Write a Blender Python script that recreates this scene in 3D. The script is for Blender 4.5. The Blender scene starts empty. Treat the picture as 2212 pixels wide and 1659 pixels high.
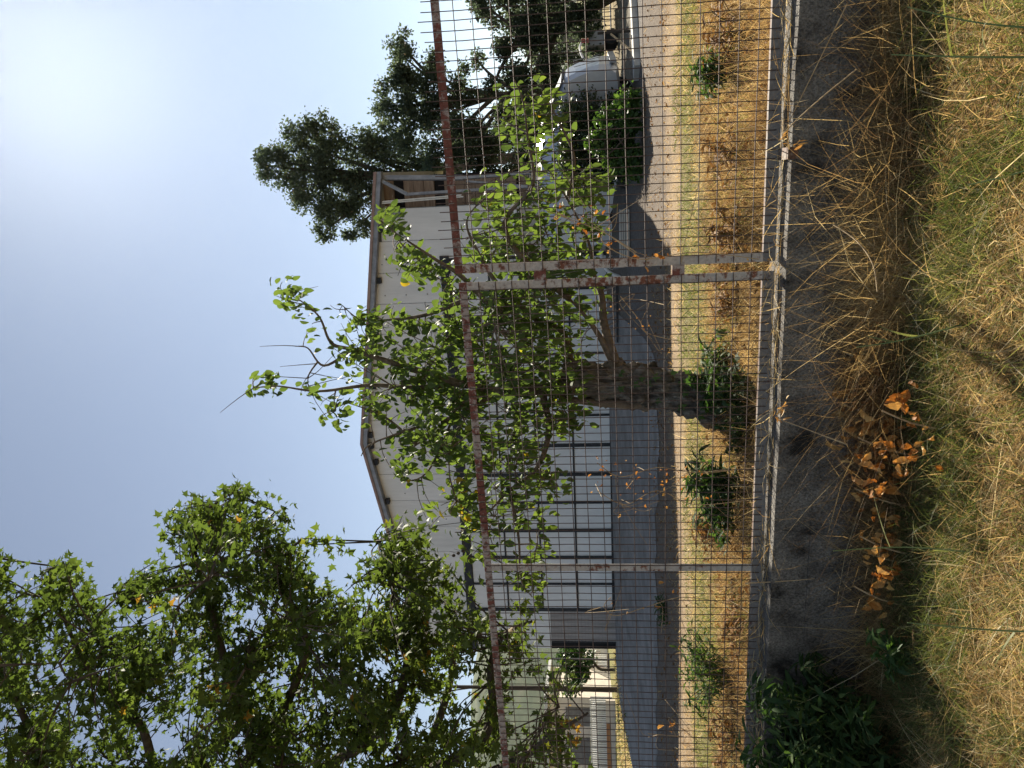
import bpy, math, random
import numpy as np
from mathutils import Vector, Matrix, noise as mnoise
random.seed(7); rng = np.random.default_rng(7)
SC = bpy.context.scene
COL = SC.collection
rad = math.radians

# ------------------------------------------------------------------ camera
# the photograph lies on its side: world up points to the left of the frame
EYE = 1.6; FPX = 1576.0
TH = rad(5.7); RHO = 0.0243
_F = np.array([0, math.cos(TH), math.sin(TH)])
_R0 = np.array([1.0, 0, 0]); _U0 = np.array([0, -math.sin(TH), math.cos(TH)])
_R = _R0*math.cos(RHO) - _U0*math.sin(RHO)
_U = _U0*math.cos(RHO) + _R0*math.sin(RHO)
cd = bpy.data.cameras.new('camera'); cam = bpy.data.objects.new('camera', cd); COL.objects.link(cam)
ax, ay, az = -_U, _R, -_F
cam.matrix_world = Matrix(((ax[0], ay[0], az[0], 0), (ax[1], ay[1], az[1], 0), (ax[2], ay[2], az[2], EYE), (0, 0, 0, 1)))
cd.sensor_width = 36.0; cd.lens = 36.0*FPX/2212.0
cd.clip_start = 0.05; cd.clip_end = 20000
SC.camera = cam

# ------------------------------------------------------------------ light
HAZE = 0.000013
SUN_EL, SUN_AZ = rad(36.5), rad(25.0)
world = bpy.data.worlds.new('World'); SC.world = world; world.use_nodes = True
wn = world.node_tree.nodes; wl = world.node_tree.links
for n in list(wn): wn.remove(n)
sky = wn.new('ShaderNodeTexSky'); sky.sky_type = 'NISHITA'; sky.sun_disc = False
sky.sun_elevation = SUN_EL; sky.sun_rotation = SUN_AZ
sky.altitude = 100; sky.air_density = 1.0; sky.dust_density = 0.03; sky.ozone_density = 1.5
bg = wn.new('ShaderNodeBackground'); bg.inputs['Strength'].default_value = 0.05
wo = wn.new('ShaderNodeOutputWorld')
hs = wn.new('ShaderNodeHueSaturation'); hs.inputs['Saturation'].default_value = 0.68   # thin summer haze pales the whole sky
wl.new(sky.outputs[0], hs.inputs['Color']); wl.new(hs.outputs[0], bg.inputs[0]); wl.new(bg.outputs[0], wo.inputs[0])
sd = bpy.data.lights.new('sun', 'SUN'); sd.energy = 5.0; sd.angle = rad(0.53); sd.color = (1.0, 0.91, 0.77)
sun = bpy.data.objects.new('sun', sd); COL.objects.link(sun)
SDIR = Vector((math.sin(SUN_AZ)*math.cos(SUN_EL), math.cos(SUN_AZ)*math.cos(SUN_EL), math.sin(SUN_EL)))
sun.rotation_euler = SDIR.to_track_quat('Z', 'Y').to_euler(); sun.location = (20, 40, 40)
SC.view_settings.view_transform = 'Standard'; SC.view_settings.look = 'None'
SC.view_settings.exposure = 1.28; SC.view_settings.gamma = 1.0; SC.view_settings.use_curve_mapping = False
SC.render.engine = 'CYCLES'
SC.cycles.max_bounces = 8; SC.cycles.transparent_max_bounces = 8

# ------------------------------------------------------------------ placing helpers
def ray(x, y): return _F + _R*((829.5-y)/FPX) - _U*((x-1106)/FPX)
ORG = np.array([0, 0, EYE])
def W(x, y, Y):
    d = ray(x, y); return ORG + d*(Y/d[1])
def project(P):
    d = np.asarray(P, float) - ORG; k = d@_F
    return 1106-FPX*(d@_U)/k, 829.5-FPX*(d@_R)/k
def sst(a, b, x):
    t = min(1, max(0, (x-a)/(b-a))); return t*t*(3-2*t)

# hall frame: t along the gable front, s behind it
L0 = np.array([-9.78, 27.0, 0]); R0 = np.array([6.61, 22.2, 0])
LE = 17.08; E_ = (R0-L0)/LE; N_ = np.array([-E_[1], E_[0], 0])
def hall(t, s, z): return L0 + E_*t + N_*s + np.array([0, 0, z])
def hall_ts(x, y):
    v = np.array([x, y, 0])-L0; return v@E_, v@N_
def fenceY(x): return 3.80-0.27*x
def floor_z(t): return 0.68+0.012*min(max(t, 0), 17)
def zg(x, y):
    wallf = fenceY(x)-0.02
    near = 0.20+0.052*x
    near = max(min(near, 0.4), -0.05) + 0.015*math.sin(x*3.1)*math.cos(y*2.3)
    if y < wallf: return near
    t, s = hall_ts(x, y)
    z = 0.10 + 0.03*math.sin(x*.7+1)*math.cos(y*.5)
    r = sst(-7.5, -0.3, s)*sst(-4.5, -0.8, t)*(1-sst(15.8, 18.5, t))
    if s > 6: r *= 1-sst(14, 22, s)
    return z*(1-r)+floor_z(t)*r
def onground(x, y, lift=0.0):
    d = ray(x, y); Y = 1.0
    while Y < 120:
        p = ORG+d*(Y/d[1])
        if p[2] <= zg(p[0], p[1])+lift: return p
        Y *= 1.004
    return p

# ------------------------------------------------------------------ object helpers
WLOC = {}
def tag(o, label=None, cat=None, group=None, kind=None):
    if label: o['label'] = label
    if cat: o['category'] = cat
    if group: o['group'] = group
    if kind: o['kind'] = kind
    return o
def thing(name, label, cat, loc, group=None):
    o = bpy.data.objects.new(name, None); COL.objects.link(o)
    o.empty_display_size = 0.2; o.location = tuple(loc); WLOC[o.name] = np.array(loc, float)
    return tag(o, label, cat, group)
def link(name, me, parent=None, loc=None):
    o = bpy.data.objects.new(name, me); COL.objects.link(o)
    base = WLOC[parent.name] if parent else np.zeros(3)
    if parent: o.parent = parent
    if loc is not None: o.location = tuple(np.array(loc)-base)
    WLOC[o.name] = np.array(loc if loc is not None else base, float)
    return o
class MB:
    def __init__(s): s.v = []; s.f = []
    def add(s, V, F):
        b = len(s.v); s.v += [tuple(map(float, p)) for p in V]; s.f += [tuple(i+b for i in f) for f in F]
    def box8(s, P):
        s.add(P, [(0, 3, 2, 1), (4, 5, 6, 7), (0, 1, 5, 4), (1, 2, 6, 5), (2, 3, 7, 6), (3, 0, 4, 7)])
    def obox(s, c, ux, uy, uz, a, b, d):
        """box about c with half sizes a,b,d along unit axes"""
        c = np.array(c, float); ux, uy, uz = [np.array(q, float) for q in (ux, uy, uz)]
        P = [c+i*a*ux+j*b*uy+k*d*uz for k in (-1, 1) for i, j in ((-1, -1), (1, -1), (1, 1), (-1, 1))]
        s.box8(P)
    def bar(s, p, q, w, h=None, up=(0, 0, 1)):
        p = np.array(p, float); q = np.array(q, float); h = h or w
        d = q-p; l = np.linalg.norm(d); d /= l; u = np.array(up, float)
        if abs(d@u) > .95: u = np.array([0, 1.0, 0])
        r = np.cross(d, u); r /= np.linalg.norm(r); u = np.cross(r, d)
        s.obox((p+q)/2, d, r, u, l/2, w/2, h/2)
    def hbox(s, t0, t1, s0, s1, z0, z1):
        """box in the hall frame"""
        P = [hall(t, q, z) for z in (z0, z1) for t, q in ((t0, s0), (t1, s0), (t1, s1), (t0, s1))]
        s.box8(P)
    def tube(s, pts, rr, n=8, cap=True):
        pts = [np.array(p, float) for p in pts]; m = len(pts)
        if np.isscalar(rr): rr = [rr]*m
        b = len(s.v); prev = None
        for i, p in enumerate(pts):
            d = pts[min(i+1, m-1)]-pts[max(i-1, 0)]; d = d/(np.linalg.norm(d)+1e-9)
            if prev is None:
                a = np.array([1.0, 0, 0]) if abs(d[0]) < .8 else np.array([0, 1.0, 0])
            else: a = prev
            u = a-d*(a@d); u /= np.linalg.norm(u)+1e-9; w = np.cross(d, u); prev = u
            for k in range(n):
                an = 2*math.pi*k/n; q = p+rr[i]*(math.cos(an)*u+math.sin(an)*w)
                s.v.append(tuple(q))
        for i in range(m-1):
            for k in range(n):
                k2 = (k+1) % n
                s.f.append((b+i*n+k, b+i*n+k2, b+(i+1)*n+k2, b+(i+1)*n+k))
        if cap:
            s.f.append(tuple(b+k for k in range(n))[::-1]); s.f.append(tuple(b+(m-1)*n+k for k in range(n)))
    def prism(s, poly, off):
        n = len(poly); P = [np.array(p, float) for p in poly]; o = np.array(off, float)
        s.add(P+[p+o for p in P], [tuple(range(n))[::-1], tuple(range(n, 2*n))]+[(i, (i+1) % n, n+(i+1) % n, n+i) for i in range(n)])
    def lathe(s, c, axis, prof, n=16):
        c = np.array(c, float); axis = np.array(axis, float); axis /= np.linalg.norm(axis)
        s.tube([c+axis*z for r, z in prof], [max(r, 1e-4) for r, z in prof], n)
    def build(s, name, mat, parent=None, loc=None, smooth=False):
        base = np.array(loc, float) if loc is not None else (WLOC[parent.name] if parent else np.zeros(3))
        me = bpy.data.meshes.new(name)
        used = sorted({i for f in s.f for i in f}); ix = {u: k for k, u in enumerate(used)}
        V = np.array([s.v[u] for u in used])-base
        me.from_pydata([tuple(p) for p in V], [], [tuple(ix[i] for i in f) for f in s.f]); me.materials.append(mat)
        if smooth:
            me.polygons.foreach_set('use_smooth', [True]*len(me.polygons))
        me.update()
        return link(name, me, parent, base)
def catmull(P, n=6):
    P = [np.array(p, float) for p in P]; out = []
    for i in range(len(P)-1):
        p0, p1, p2, p3 = P[max(i-1, 0)], P[i], P[i+1], P[min(i+2, len(P)-1)]
        for k in range(n):
            t = k/n
            out.append(.5*((2*p1)+(-p0+p2)*t+(2*p0-5*p1+4*p2-p3)*t*t+(-p0+3*p1-3*p2+p3)*t**3))
    out.append(P[-1]); return out
def bulk(name, V, F, mat, tint=None, parent=None, loc=(0, 0, 0)):
    """fast mesh from arrays; F (M,3) triangles; tint per face"""
    me = bpy.data.meshes.new(name)
    V = np.ascontiguousarray(V-np.array(loc), dtype=np.float32); F = np.ascontiguousarray(F, dtype=np.int32)
    me.vertices.add(len(V)); me.vertices.foreach_set('co', V.ravel())
    me.loops.add(F.size); me.loops.foreach_set('vertex_index', F.ravel())
    me.polygons.add(len(F)); me.polygons.foreach_set('loop_start', np.arange(0, F.size, 3, dtype=np.int32))
    me.update(calc_edges=True); me.validate()
    if tint is not None:
        a = me.attributes.new('tint', 'FLOAT', 'FACE'); a.data.foreach_set('value', np.ascontiguousarray(tint, dtype=np.float32))
    me.materials.append(mat)
    return link(name, me, parent, loc) if name else me

# ------------------------------------------------------------------ materials
def newmat(name):
    m = bpy.data.materials.new(name); m.use_nodes = True; nt = m.node_tree
    for n in list(nt.nodes): nt.nodes.remove(n)
    out = nt.nodes.new('ShaderNodeOutputMaterial'); return m, nt, out
def N(nt, typ, **kw):
    n = nt.nodes.new(typ)
    for k, v in kw.items():
        if k.startswith('i_'): n.inputs[k[2:].replace('_', ' ')].default_value = v
        else: setattr(n, k, v)
    return n
def ramp(nt, stops, fac=None, interp='LINEAR'):
    r = nt.nodes.new('ShaderNodeValToRGB'); cr = r.color_ramp; cr.interpolation = interp
    while len(cr.elements) > 1: cr.elements.remove(cr.elements[-1])
    cr.elements[0].position = stops[0][0]; cr.elements[0].color = (*stops[0][1], 1)
    for p, c in stops[1:]:
        e = cr.elements.new(p); e.color = (*c, 1)
    if fac is not None: nt.links.new(fac, r.inputs[0])
    return r
def coord(nt, scale=(1, 1, 1), world=True):
    if world:
        g = nt.nodes.new('ShaderNodeNewGeometry'); src = g.outputs['Position']
    else:
        g = nt.nodes.new('ShaderNodeTexCoord'); src = g.outputs['Object']
    mp = nt.nodes.new('ShaderNodeMapping'); mp.inputs['Scale'].default_value = scale
    nt.links.new(src, mp.inputs[0]); return mp.outputs[0]
def noisy(name, stops, scale=4.0, rough=.8, metal=0.0, bump=0.0, stretch=(1, 1, 1), detail=8, bscale=None, spec=.3, world=True, rvar=0, fine=None):
    m, nt, out = newmat(name)
    c = coord(nt, stretch, world)
    n1 = N(nt, 'ShaderNodeTexNoise', i_Scale=scale, i_Detail=detail, i_Roughness=.62); nt.links.new(c, n1.inputs[0])
    r = ramp(nt, stops, n1.outputs[0])
    p = N(nt, 'ShaderNodeBsdfPrincipled', i_Roughness=rough, i_Metallic=metal); p.inputs['Specular IOR Level'].default_value = spec
    colr = r.outputs[0]
    if fine:
        n3 = N(nt, 'ShaderNodeTexNoise', i_Scale=fine[0], i_Detail=6, i_Roughness=.7); nt.links.new(c, n3.inputs[0])
        r3 = ramp(nt, [(.3, (1-fine[1],)*3), (.7, (1,)*3)], n3.outputs[0])
        mx = N(nt, 'ShaderNodeMix', data_type='RGBA', blend_type='MULTIPLY'); mx.inputs[0].default_value = 1
        nt.links.new(colr, mx.inputs[6]); nt.links.new(r3.outputs[0], mx.inputs[7]); colr = mx.outputs[2]
    nt.links.new(colr, p.inputs['Base Color'])
    if rvar:
        mr = N(nt, 'ShaderNodeMapRange'); mr.inputs[3].default_value = rough-rvar; mr.inputs[4].default_value = min(1, rough+rvar)
        nt.links.new(n1.outputs[0], mr.inputs[0]); nt.links.new(mr.outputs[0], p.inputs['Roughness'])
    if bump:
        n2 = N(nt, 'ShaderNodeTexNoise', i_Scale=bscale or scale*6, i_Detail=6, i_Roughness=.65); nt.links.new(c, n2.inputs[0])
        b = N(nt, 'ShaderNodeBump', i_Strength=bump, i_Distance=.02); nt.links.new(n2.outputs[0], b.inputs['Height'])
        nt.links.new(b.outputs[0], p.inputs['Normal'])
    nt.links.new(p.outputs[0], out.inputs[0]); return m
def leafmat(name, stops, trans=.45, rough=.4, tcol=(1.25, 1.2, .55), spec=.35):
    m, nt, out = newmat(name)
    a = N(nt, 'ShaderNodeAttribute', attribute_name='tint')
    r = ramp(nt, stops, a.outputs['Fac'])
    p = N(nt, 'ShaderNodeBsdfPrincipled', i_Roughness=rough); p.inputs['Specular IOR Level'].default_value = spec
    nt.links.new(r.outputs[0], p.inputs['Base Color'])
    t = N(nt, 'ShaderNodeBsdfTranslucent')
    mx = N(nt, 'ShaderNodeMix', data_type='RGBA', blend_type='MULTIPLY'); mx.inputs[0].default_value = 1; mx.inputs[7].default_value = (*tcol, 1)
    mx.clamp_result = False
    nt.links.new(r.outputs[0], mx.inputs[6]); nt.links.new(mx.outputs[2], t.inputs[0])
    ms = N(nt, 'ShaderNodeMixShader'); ms.inputs[0].default_value = trans
    nt.links.new(p.outputs[0], ms.inputs[1]); nt.links.new(t.outputs[0], ms.inputs[2]); nt.links.new(ms.outputs[0], out.inputs[0])
    return m

M = {}
M['straw'] = leafmat('straw_blades', [(0, (.15, .095, .055)), (.25, (.33, .225, .11)), (.5, (.52, .39, .19)), (.75, (.66, .52, .27)), (1, (.80, .72, .50))], .45, .6, (1.12, 1.0, .75), .15)
M['green_blade'] = leafmat('green_blades', [(0, (.06, .085, .03)), (.5, (.135, .165, .06)), (1, (.30, .30, .13))], .45, .55, (1.15, 1.15, .6), .2)
M['plane_leaf'] = leafmat('plane_tree_leaves', [(0, (.045, .072, .024)), (.5, (.078, .118, .036)), (.9, (.12, .165, .045)), (.975, (.26, .25, .04)), (1, (.30, .17, .04))], .5, .6, (1.2, 1.2, .55), .2)
M['fruit_leaf'] = leafmat('orchard_leaves', [(0, (.055, .092, .035)), (.5, (.098, .148, .048)), (.9, (.15, .21, .055)), (.96, (.36, .34, .04)), (1, (.42, .30, .04))], .52, .55, (1.25, 1.25, .55), .22)
M['far_leaf'] = leafmat('far_tree_leaves', [(0, (.045, .062, .045)), (.6, (.07, .092, .06)), (.95, (.10, .115, .06)), (1, (.13, .10, .06))], .58, .6, (1.3, 1.35, 1.05), .15)
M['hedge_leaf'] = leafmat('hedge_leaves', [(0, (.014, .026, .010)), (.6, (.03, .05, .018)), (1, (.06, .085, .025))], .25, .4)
M['shrub_leaf'] = leafmat('shrub_leaves', [(0, (.035, .075, .022)), (.6, (.065, .13, .035)), (1, (.12, .20, .05))], .45, .5)
M['weed_leaf'] = leafmat('weed_leaves', [(0, (.025, .05, .02)), (.6, (.05, .095, .034)), (1, (.10, .15, .045))], .45, .65, (1.1, 1.2, .5), .15)
M['dry_leaf'] = leafmat('dried_leaves', [(0, (.22, .085, .02)), (.5, (.42, .19, .045)), (1, (.62, .42, .16))], .3, .6, (1.2, .9, .5))
M['litter_leaf'] = leafmat('brown_litter', [(0, (.13, .07, .035)), (.6, (.30, .17, .07)), (1, (.48, .33, .16))], .25, .7, (1.1, .95, .6), .1)
M['orange_leaf'] = leafmat('citrus_leaves', [(0, (.02, .06, .018)), (1, (.06, .12, .03))], .3, .35)
M['bark'] = noisy('grey_bark', [(.32, (.026, .023, .020)), (.48, (.12, .106, .09)), (.68, (.30, .275, .24))], 16, .95, bump=1.0, stretch=(1, 1, .16), bscale=34, detail=10)
M['twig'] = noisy('twig_bark', [(.3, (.08, .06, .045)), (.7, (.21, .17, .13))], 14, .9, bump=.4)
M['dark_bark'] = noisy('dark_bark', [(.3, (.035, .028, .022)), (.7, (.11, .09, .07))], 10, .95, bump=.5, stretch=(1, 1, .3))
M['concrete_wall'] = noisy('board_marked_concrete', [(.33, (.05, .047, .043)), (.40, (.17, .157, .14)), (.55, (.33, .31, .275)), (.75, (.44, .405, .35))], 6.0, .95, bump=1.0, stretch=(1, 1, .8), bscale=70, fine=(110, .85), detail=14)
M['apron'] = noisy('apron_concrete', [(.3, (.17, .16, .145)), (.5, (.26, .25, .23)), (.72, (.37, .35, .32))], 1.6, .9, bump=.25, bscale=25, fine=(22, .35))
M['kerb'] = noisy('pale_kerb', [(.3, (.42, .40, .36)), (.7, (.62, .60, .55))], 4, .9, bump=.3)
M['white_panel'] = noisy('white_sandwich_panel', [(.3, (.60, .61, .61)), (.5, (.70, .71, .705)), (.7, (.78, .785, .78))], 1.6, .45, bump=.02, bscale=3, spec=.4, stretch=(1, 1, .16), fine=(9, .12))
M['pane'] = noisy('pale_glazed_panel', [(.3, (.58, .60, .61)), (.7, (.74, .75, .75))], 1.1, .4, spec=.45, stretch=(1, 1, .35), fine=(7, .12))
M['black_frame'] = noisy('dark_steel_frame', [(.3, (.012, .014, .018)), (.7, (.035, .038, .045))], 6, .55, .2)
M['steel_grey'] = noisy('grey_steel', [(.3, (.16, .17, .19)), (.7, (.30, .31, .33))], 5, .5, .5)
M['door'] = noisy('weathered_grey_door', [(.3, (.20, .19, .18)), (.55, (.33, .31, .30)), (.8, (.42, .40, .38))], 3, .8, bump=.1, stretch=(3, 3, .25))
M['beige_wall'] = noisy('beige_render', [(.3, (.36, .33, .28)), (.7, (.50, .47, .41))], 2, .95, bump=.2)
M['board'] = noisy('brown_boards', [(.3, (.16, .11, .08)), (.7, (.32, .25, .19))], 5, .9, bump=.3, stretch=(.3, .3, 3))
M['roof_trim'] = noisy('red_brown_trim', [(.3, (.20, .12, .10)), (.7, (.36, .27, .24))], 3, .6)
M['roof'] = noisy('roof_sheet', [(.3, (.40, .40, .40)), (.7, (.55, .55, .54))], 2, .5)
M['black'] = noisy('interior_shade', [(.3, (.008, .008, .009)), (.7, (.016, .016, .018))], 2, .9)  # near-black colour put in for the shade inside openings
M['hose'] = noisy('black_hose', [(.3, (.012, .012, .012)), (.7, (.04, .038, .035))], 20, .6)
M['tan_stick'] = noisy('dry_stem', [(.3, (.28, .18, .09)), (.7, (.55, .42, .24))], 20, .8)
M['van_paint'] = noisy('silver_blue_paint', [(.3, (.40, .43, .48)), (.7, (.48, .51, .56))], 2, .38, .35, spec=.5, fine=(7, .1))
M['rubber'] = noisy('tyre_rubber', [(.3, (.012, .012, .012)), (.7, (.03, .03, .03))], 12, .9)
M['white_paint'] = noisy('white_paint', [(.3, (.66, .66, .64)), (.7, (.80, .80, .78))], 3, .6)
M['cream'] = noisy('cream_render', [(.3, (.58, .50, .42)), (.7, (.70, .62, .53))], 2, .9)
M['shutter'] = noisy('grey_shutter', [(.3, (.14, .13, .13)), (.7, (.22, .21, .20))], 3, .7)
M['terracotta'] = noisy('terracotta', [(.3, (.30, .13, .06)), (.7, (.46, .24, .11))], 6, .85)
M['red_paint'] = noisy('red_car_paint', [(.3, (.20, .03, .025)), (.7, (.28, .045, .04))], 2, .3, spec=.6)
M['pole_wood'] = noisy('tarred_wood', [(.3, (.03, .025, .022)), (.7, (.09, .075, .06))], 8, .9, stretch=(1, 1, .2), bump=.4)
M['pale_tube'] = noisy('pale_pvc', [(.3, (.55, .55, .52)), (.7, (.70, .70, .66))], 6, .5)
M['grey_block'] = noisy('grey_block_wall', [(.3, (.22, .22, .22)), (.7, (.34, .34, .33))], 2, .9, bump=.2)
def glass(name, col, rough=.05):
    m, nt, out = newmat(name)
    c = coord(nt, (1, 1, 1)); n = N(nt, 'ShaderNodeTexNoise', i_Scale=3.0); nt.links.new(c, n.inputs[0])
    r = ramp(nt, [(.3, tuple(v*.85 for v in col)), (.7, col)], n.outputs[0])
    p = N(nt, 'ShaderNodeBsdfPrincipled', i_Roughness=rough, i_Metallic=.0); p.inputs['Specular IOR Level'].default_value = 1.0
    p.inputs['IOR'].default_value = 1.9
    nt.links.new(r.outputs[0], p.inputs['Base Color']); nt.links.new(p.outputs[0], out.inputs[0]); return m
M['glass'] = glass('vehicle_glass', (.05, .06, .07))
M['bright_metal'] = noisy('bright_sheet_metal', [(.3, (.62, .63, .64)), (.7, (.74, .75, .76))], 2, .28, .85)
def rusty(name, thr, paint=(.50, .48, .46), rust=((.055, .018, .012), (.16, .055, .035))):
    m, nt, out = newmat(name); c = coord(nt, (1, 1, 1))
    n1 = N(nt, 'ShaderNodeTexNoise', i_Scale=26.0, i_Detail=8, i_Roughness=.7); nt.links.new(c, n1.inputs[0])
    n2 = N(nt, 'ShaderNodeTexNoise', i_Scale=3.0, i_Detail=3); nt.links.new(c, n2.inputs[0])
    ml = N(nt, 'ShaderNodeMath', operation='MULTIPLY'); ml.inputs[1].default_value = .6; nt.links.new(n1.outputs[0], ml.inputs[0])
    ad = N(nt, 'ShaderNodeMath', operation='MULTIPLY_ADD'); ad.inputs[1].default_value = .4; nt.links.new(n2.outputs[0], ad.inputs[0]); nt.links.new(ml.outputs[0], ad.inputs[2])
    msk = ramp(nt, [(thr-.03, (0, 0, 0)), (thr+.03, (1, 1, 1))], ad.outputs[0])
    n3 = N(nt, 'ShaderNodeTexNoise', i_Scale=70.0, i_Detail=6); nt.links.new(c, n3.inputs[0])
    r1 = ramp(nt, [(.3, rust[0]), (.7, rust[1])], n3.outputs[0])
    r2 = ramp(nt, [(.3, tuple(v*.7 for v in paint)), (.7, paint)], n3.outputs[0])
    mx = N(nt, 'ShaderNodeMix', data_type='RGBA'); nt.links.new(msk.outputs[0], mx.inputs[0]); nt.links.new(r1.outputs[0], mx.inputs[6]); nt.links.new(r2.outputs[0], mx.inputs[7])
    p = N(nt, 'ShaderNodeBsdfPrincipled', i_Roughness=.8); nt.links.new(mx.outputs[2], p.inputs['Base Color'])
    b = N(nt, 'ShaderNodeBump', i_Strength=.4, i_Distance=.004); nt.links.new(ad.outputs[0], b.inputs['Height']); nt.links.new(b.outputs[0], p.inputs['Normal'])
    nt.links.new(p.outputs[0], out.inputs[0]); return m
M['rust_rail'] = rusty('rusty_red_rail', .525, (.40, .35, .32), ((.085, .028, .018), (.21, .07, .05)))
M['flaky_post'] = rusty('flaking_grey_post', .455, (.50, .47, .43), ((.08, .03, .018), (.24, .09, .05)))
M['grey_rail'] = rusty('grey_painted_rail', .43, (.21, .20, .19), ((.05, .025, .018), (.14, .06, .04)))
M['rusted_flange'] = rusty('rusted_flange', .56, (.22, .18, .14), ((.06, .03, .018), (.16, .08, .045)))
M['wire'] = noisy('rusted_wire', [(.3, (.05, .032, .026)), (.7, (.15, .11, .095))], 30, .75, .3)

# ground: soil, straw-covered earth and shade-darkened gravel lie in strips across the yard
def ground_mat():
    m, nt, out = newmat('yard_ground')
    g = N(nt, 'ShaderNodeNewGeometry'); sp = N(nt, 'ShaderNodeSeparateXYZ'); nt.links.new(g.outputs['Position'], sp.inputs[0])
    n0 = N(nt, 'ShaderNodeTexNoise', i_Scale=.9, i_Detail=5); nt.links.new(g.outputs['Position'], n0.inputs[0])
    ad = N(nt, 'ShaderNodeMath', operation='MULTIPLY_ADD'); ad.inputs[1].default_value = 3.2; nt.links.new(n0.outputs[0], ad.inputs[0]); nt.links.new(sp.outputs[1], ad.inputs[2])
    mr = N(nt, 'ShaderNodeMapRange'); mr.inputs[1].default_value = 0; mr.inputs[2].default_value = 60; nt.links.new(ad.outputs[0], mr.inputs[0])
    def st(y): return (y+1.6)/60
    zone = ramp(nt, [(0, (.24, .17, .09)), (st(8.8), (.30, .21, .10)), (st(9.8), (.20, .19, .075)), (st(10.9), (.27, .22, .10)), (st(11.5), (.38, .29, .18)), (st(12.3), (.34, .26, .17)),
                     (st(13.2), (.20, .165, .13)), (st(16.5), (.19, .165, .14)), (st(18), (.17, .165, .16)), (st(24), (.20, .18, .13)), (st(34), (.32, .25, .12)), (1, (.22, .22, .09))], mr.outputs[0])  # gravel and asphalt tones also darkened to stand in for shade
    n1 = N(nt, 'ShaderNodeTexNoise', i_Scale=14.0, i_Detail=10, i_Roughness=.75); nt.links.new(g.outputs['Position'], n1.inputs[0])
    r1 = ramp(nt, [(.3, (.45, .42, .38)), (.5, (.85, .82, .78)), (.72, (1.35, 1.3, 1.2))], n1.outputs[0])
    mx = N(nt, 'ShaderNodeMix', data_type='RGBA', blend_type='MULTIPLY'); mx.inputs[0].default_value = 1; mx.clamp_result = False
    nt.links.new(zone.outputs[0], mx.inputs[6]); nt.links.new(r1.outputs[0], mx.inputs[7])
    p = N(nt, 'ShaderNodeBsdfPrincipled', i_Roughness=.95); p.inputs['Specular IOR Level'].default_value = .1
    nt.links.new(mx.outputs[2], p.inputs['Base Color'])
    n2 = N(nt, 'ShaderNodeTexNoise', i_Scale=45.0, i_Detail=8, i_Roughness=.7); nt.links.new(g.outputs['Position'], n2.inputs[0])
    b = N(nt, 'ShaderNodeBump', i_Strength=1.0, i_Distance=.03); nt.links.new(n2.outputs[0], b.inputs['Height']); nt.links.new(b.outputs[0], p.inputs['Normal'])
    nt.links.new(p.outputs[0], out.inputs[0]); return m
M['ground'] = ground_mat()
M['hill'] = noisy('wooded_hillside', [(.3, (.05, .07, .04)), (.55, (.09, .11, .06)), (.8, (.16, .15, .10))], .012, .95)

# ------------------------------------------------------------------ ground sheet and hills
def sheet(xs, ys, zf, name, mat, lift=0):
    V = [(x, y, zf(x, y)+lift) for y in ys for x in xs]; n = len(xs); F = []
    for j in range(len(ys)-1):
        for i in range(n-1):
            a = j*n+i; F += [(a, a+1, a+n+1), (a, a+n+1, a+n)]
    return bulk(name, np.array(V), np.array(F), mat)
xs = sorted(set(list(np.linspace(-26, 26, 120))+[-5000, -1500, -400, -120, -60, -40, 40, 60, 120, 400, 1500, 5000]))
ys = sorted(set(list(np.linspace(-3, 9, 61))+list(np.linspace(9.4, 60, 110))+[-5000, -800, -60, -10, 80, 130, 260, 600, 1500, 5000]))
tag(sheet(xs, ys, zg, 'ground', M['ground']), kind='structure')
# concrete apron in front of the hall, following the ramp
ap = MB(); nt_, ns_ = 46, 22
for j in range(ns_+1):
    for i in range(nt_+1):
        t = -3.2+i*(16.2/nt_); s_ = -8.6-0.9*math.sin(i*.5)*.25+j*(8.55+0.02)/ns_
        if j == 0: s_ -= .25*math.sin(i*1.7)
        p = hall(t, s_, 0); p[2] = zg(p[0], p[1])+.012; ap.v.append(tuple(p))
for j in range(ns_):
    for i in range(nt_):
        a = j*(nt_+1)+i; ap.f.append((a, a+1, a+nt_+2, a+nt_+1))
tag(ap.build('concrete_apron', M['apron']), kind='structure')

def ridge():
    V = []; F = []; nA = 130
    for k in range(nA+1):
        a = rad(-75+150*k/nA); prof = 330*math.exp(-((math.degrees(a)+24)/17)**2)+150*math.exp(-((math.degrees(a)+55)/16)**2)+110
        prof += 26*mnoise.noise(Vector((k*.19, 0, 0)))+12*mnoise.noise(Vector((k*.6, 3, 0)))
        for j, (dist, hh) in enumerate(((1900, -2), (2150, .28), (2450, .62), (2700, .88), (2900, 1.0), (3150, .7), (3400, -2))):
            z = hh*prof if hh > 0 else -2
            z += (18*mnoise.noise(Vector((k*.35, j*1.3, 5))) if 0 < hh < 1 else 0)
            V.append((dist*math.sin(a), dist*math.cos(a), z))
    for k in range(nA):
        for j in range(6):
            a = k*7+j; F += [(a, a+7, a+8), (a, a+8, a+1)]
    return bulk('hills', np.array(V), np.array(F), M['hill'])
tag(ridge(), kind='structure')
hm, hnt, hout = newmat('summer_haze')
hv = N(hnt, 'ShaderNodeVolumePrincipled'); hv.inputs['Density'].default_value = HAZE; hv.inputs['Color'].default_value = (.74, .86, 1, 1); hv.inputs['Anisotropy'].default_value = .82
hnt.links.new(hv.outputs[0], hout.inputs['Volume'])
hb = MB(); hb.obox((0, 0, 248.5), (1, 0, 0), (0, 1, 0), (0, 0, 1), 5200, 5200, 251.5)
tag(hb.build('haze', hm), kind='stuff')


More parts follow.
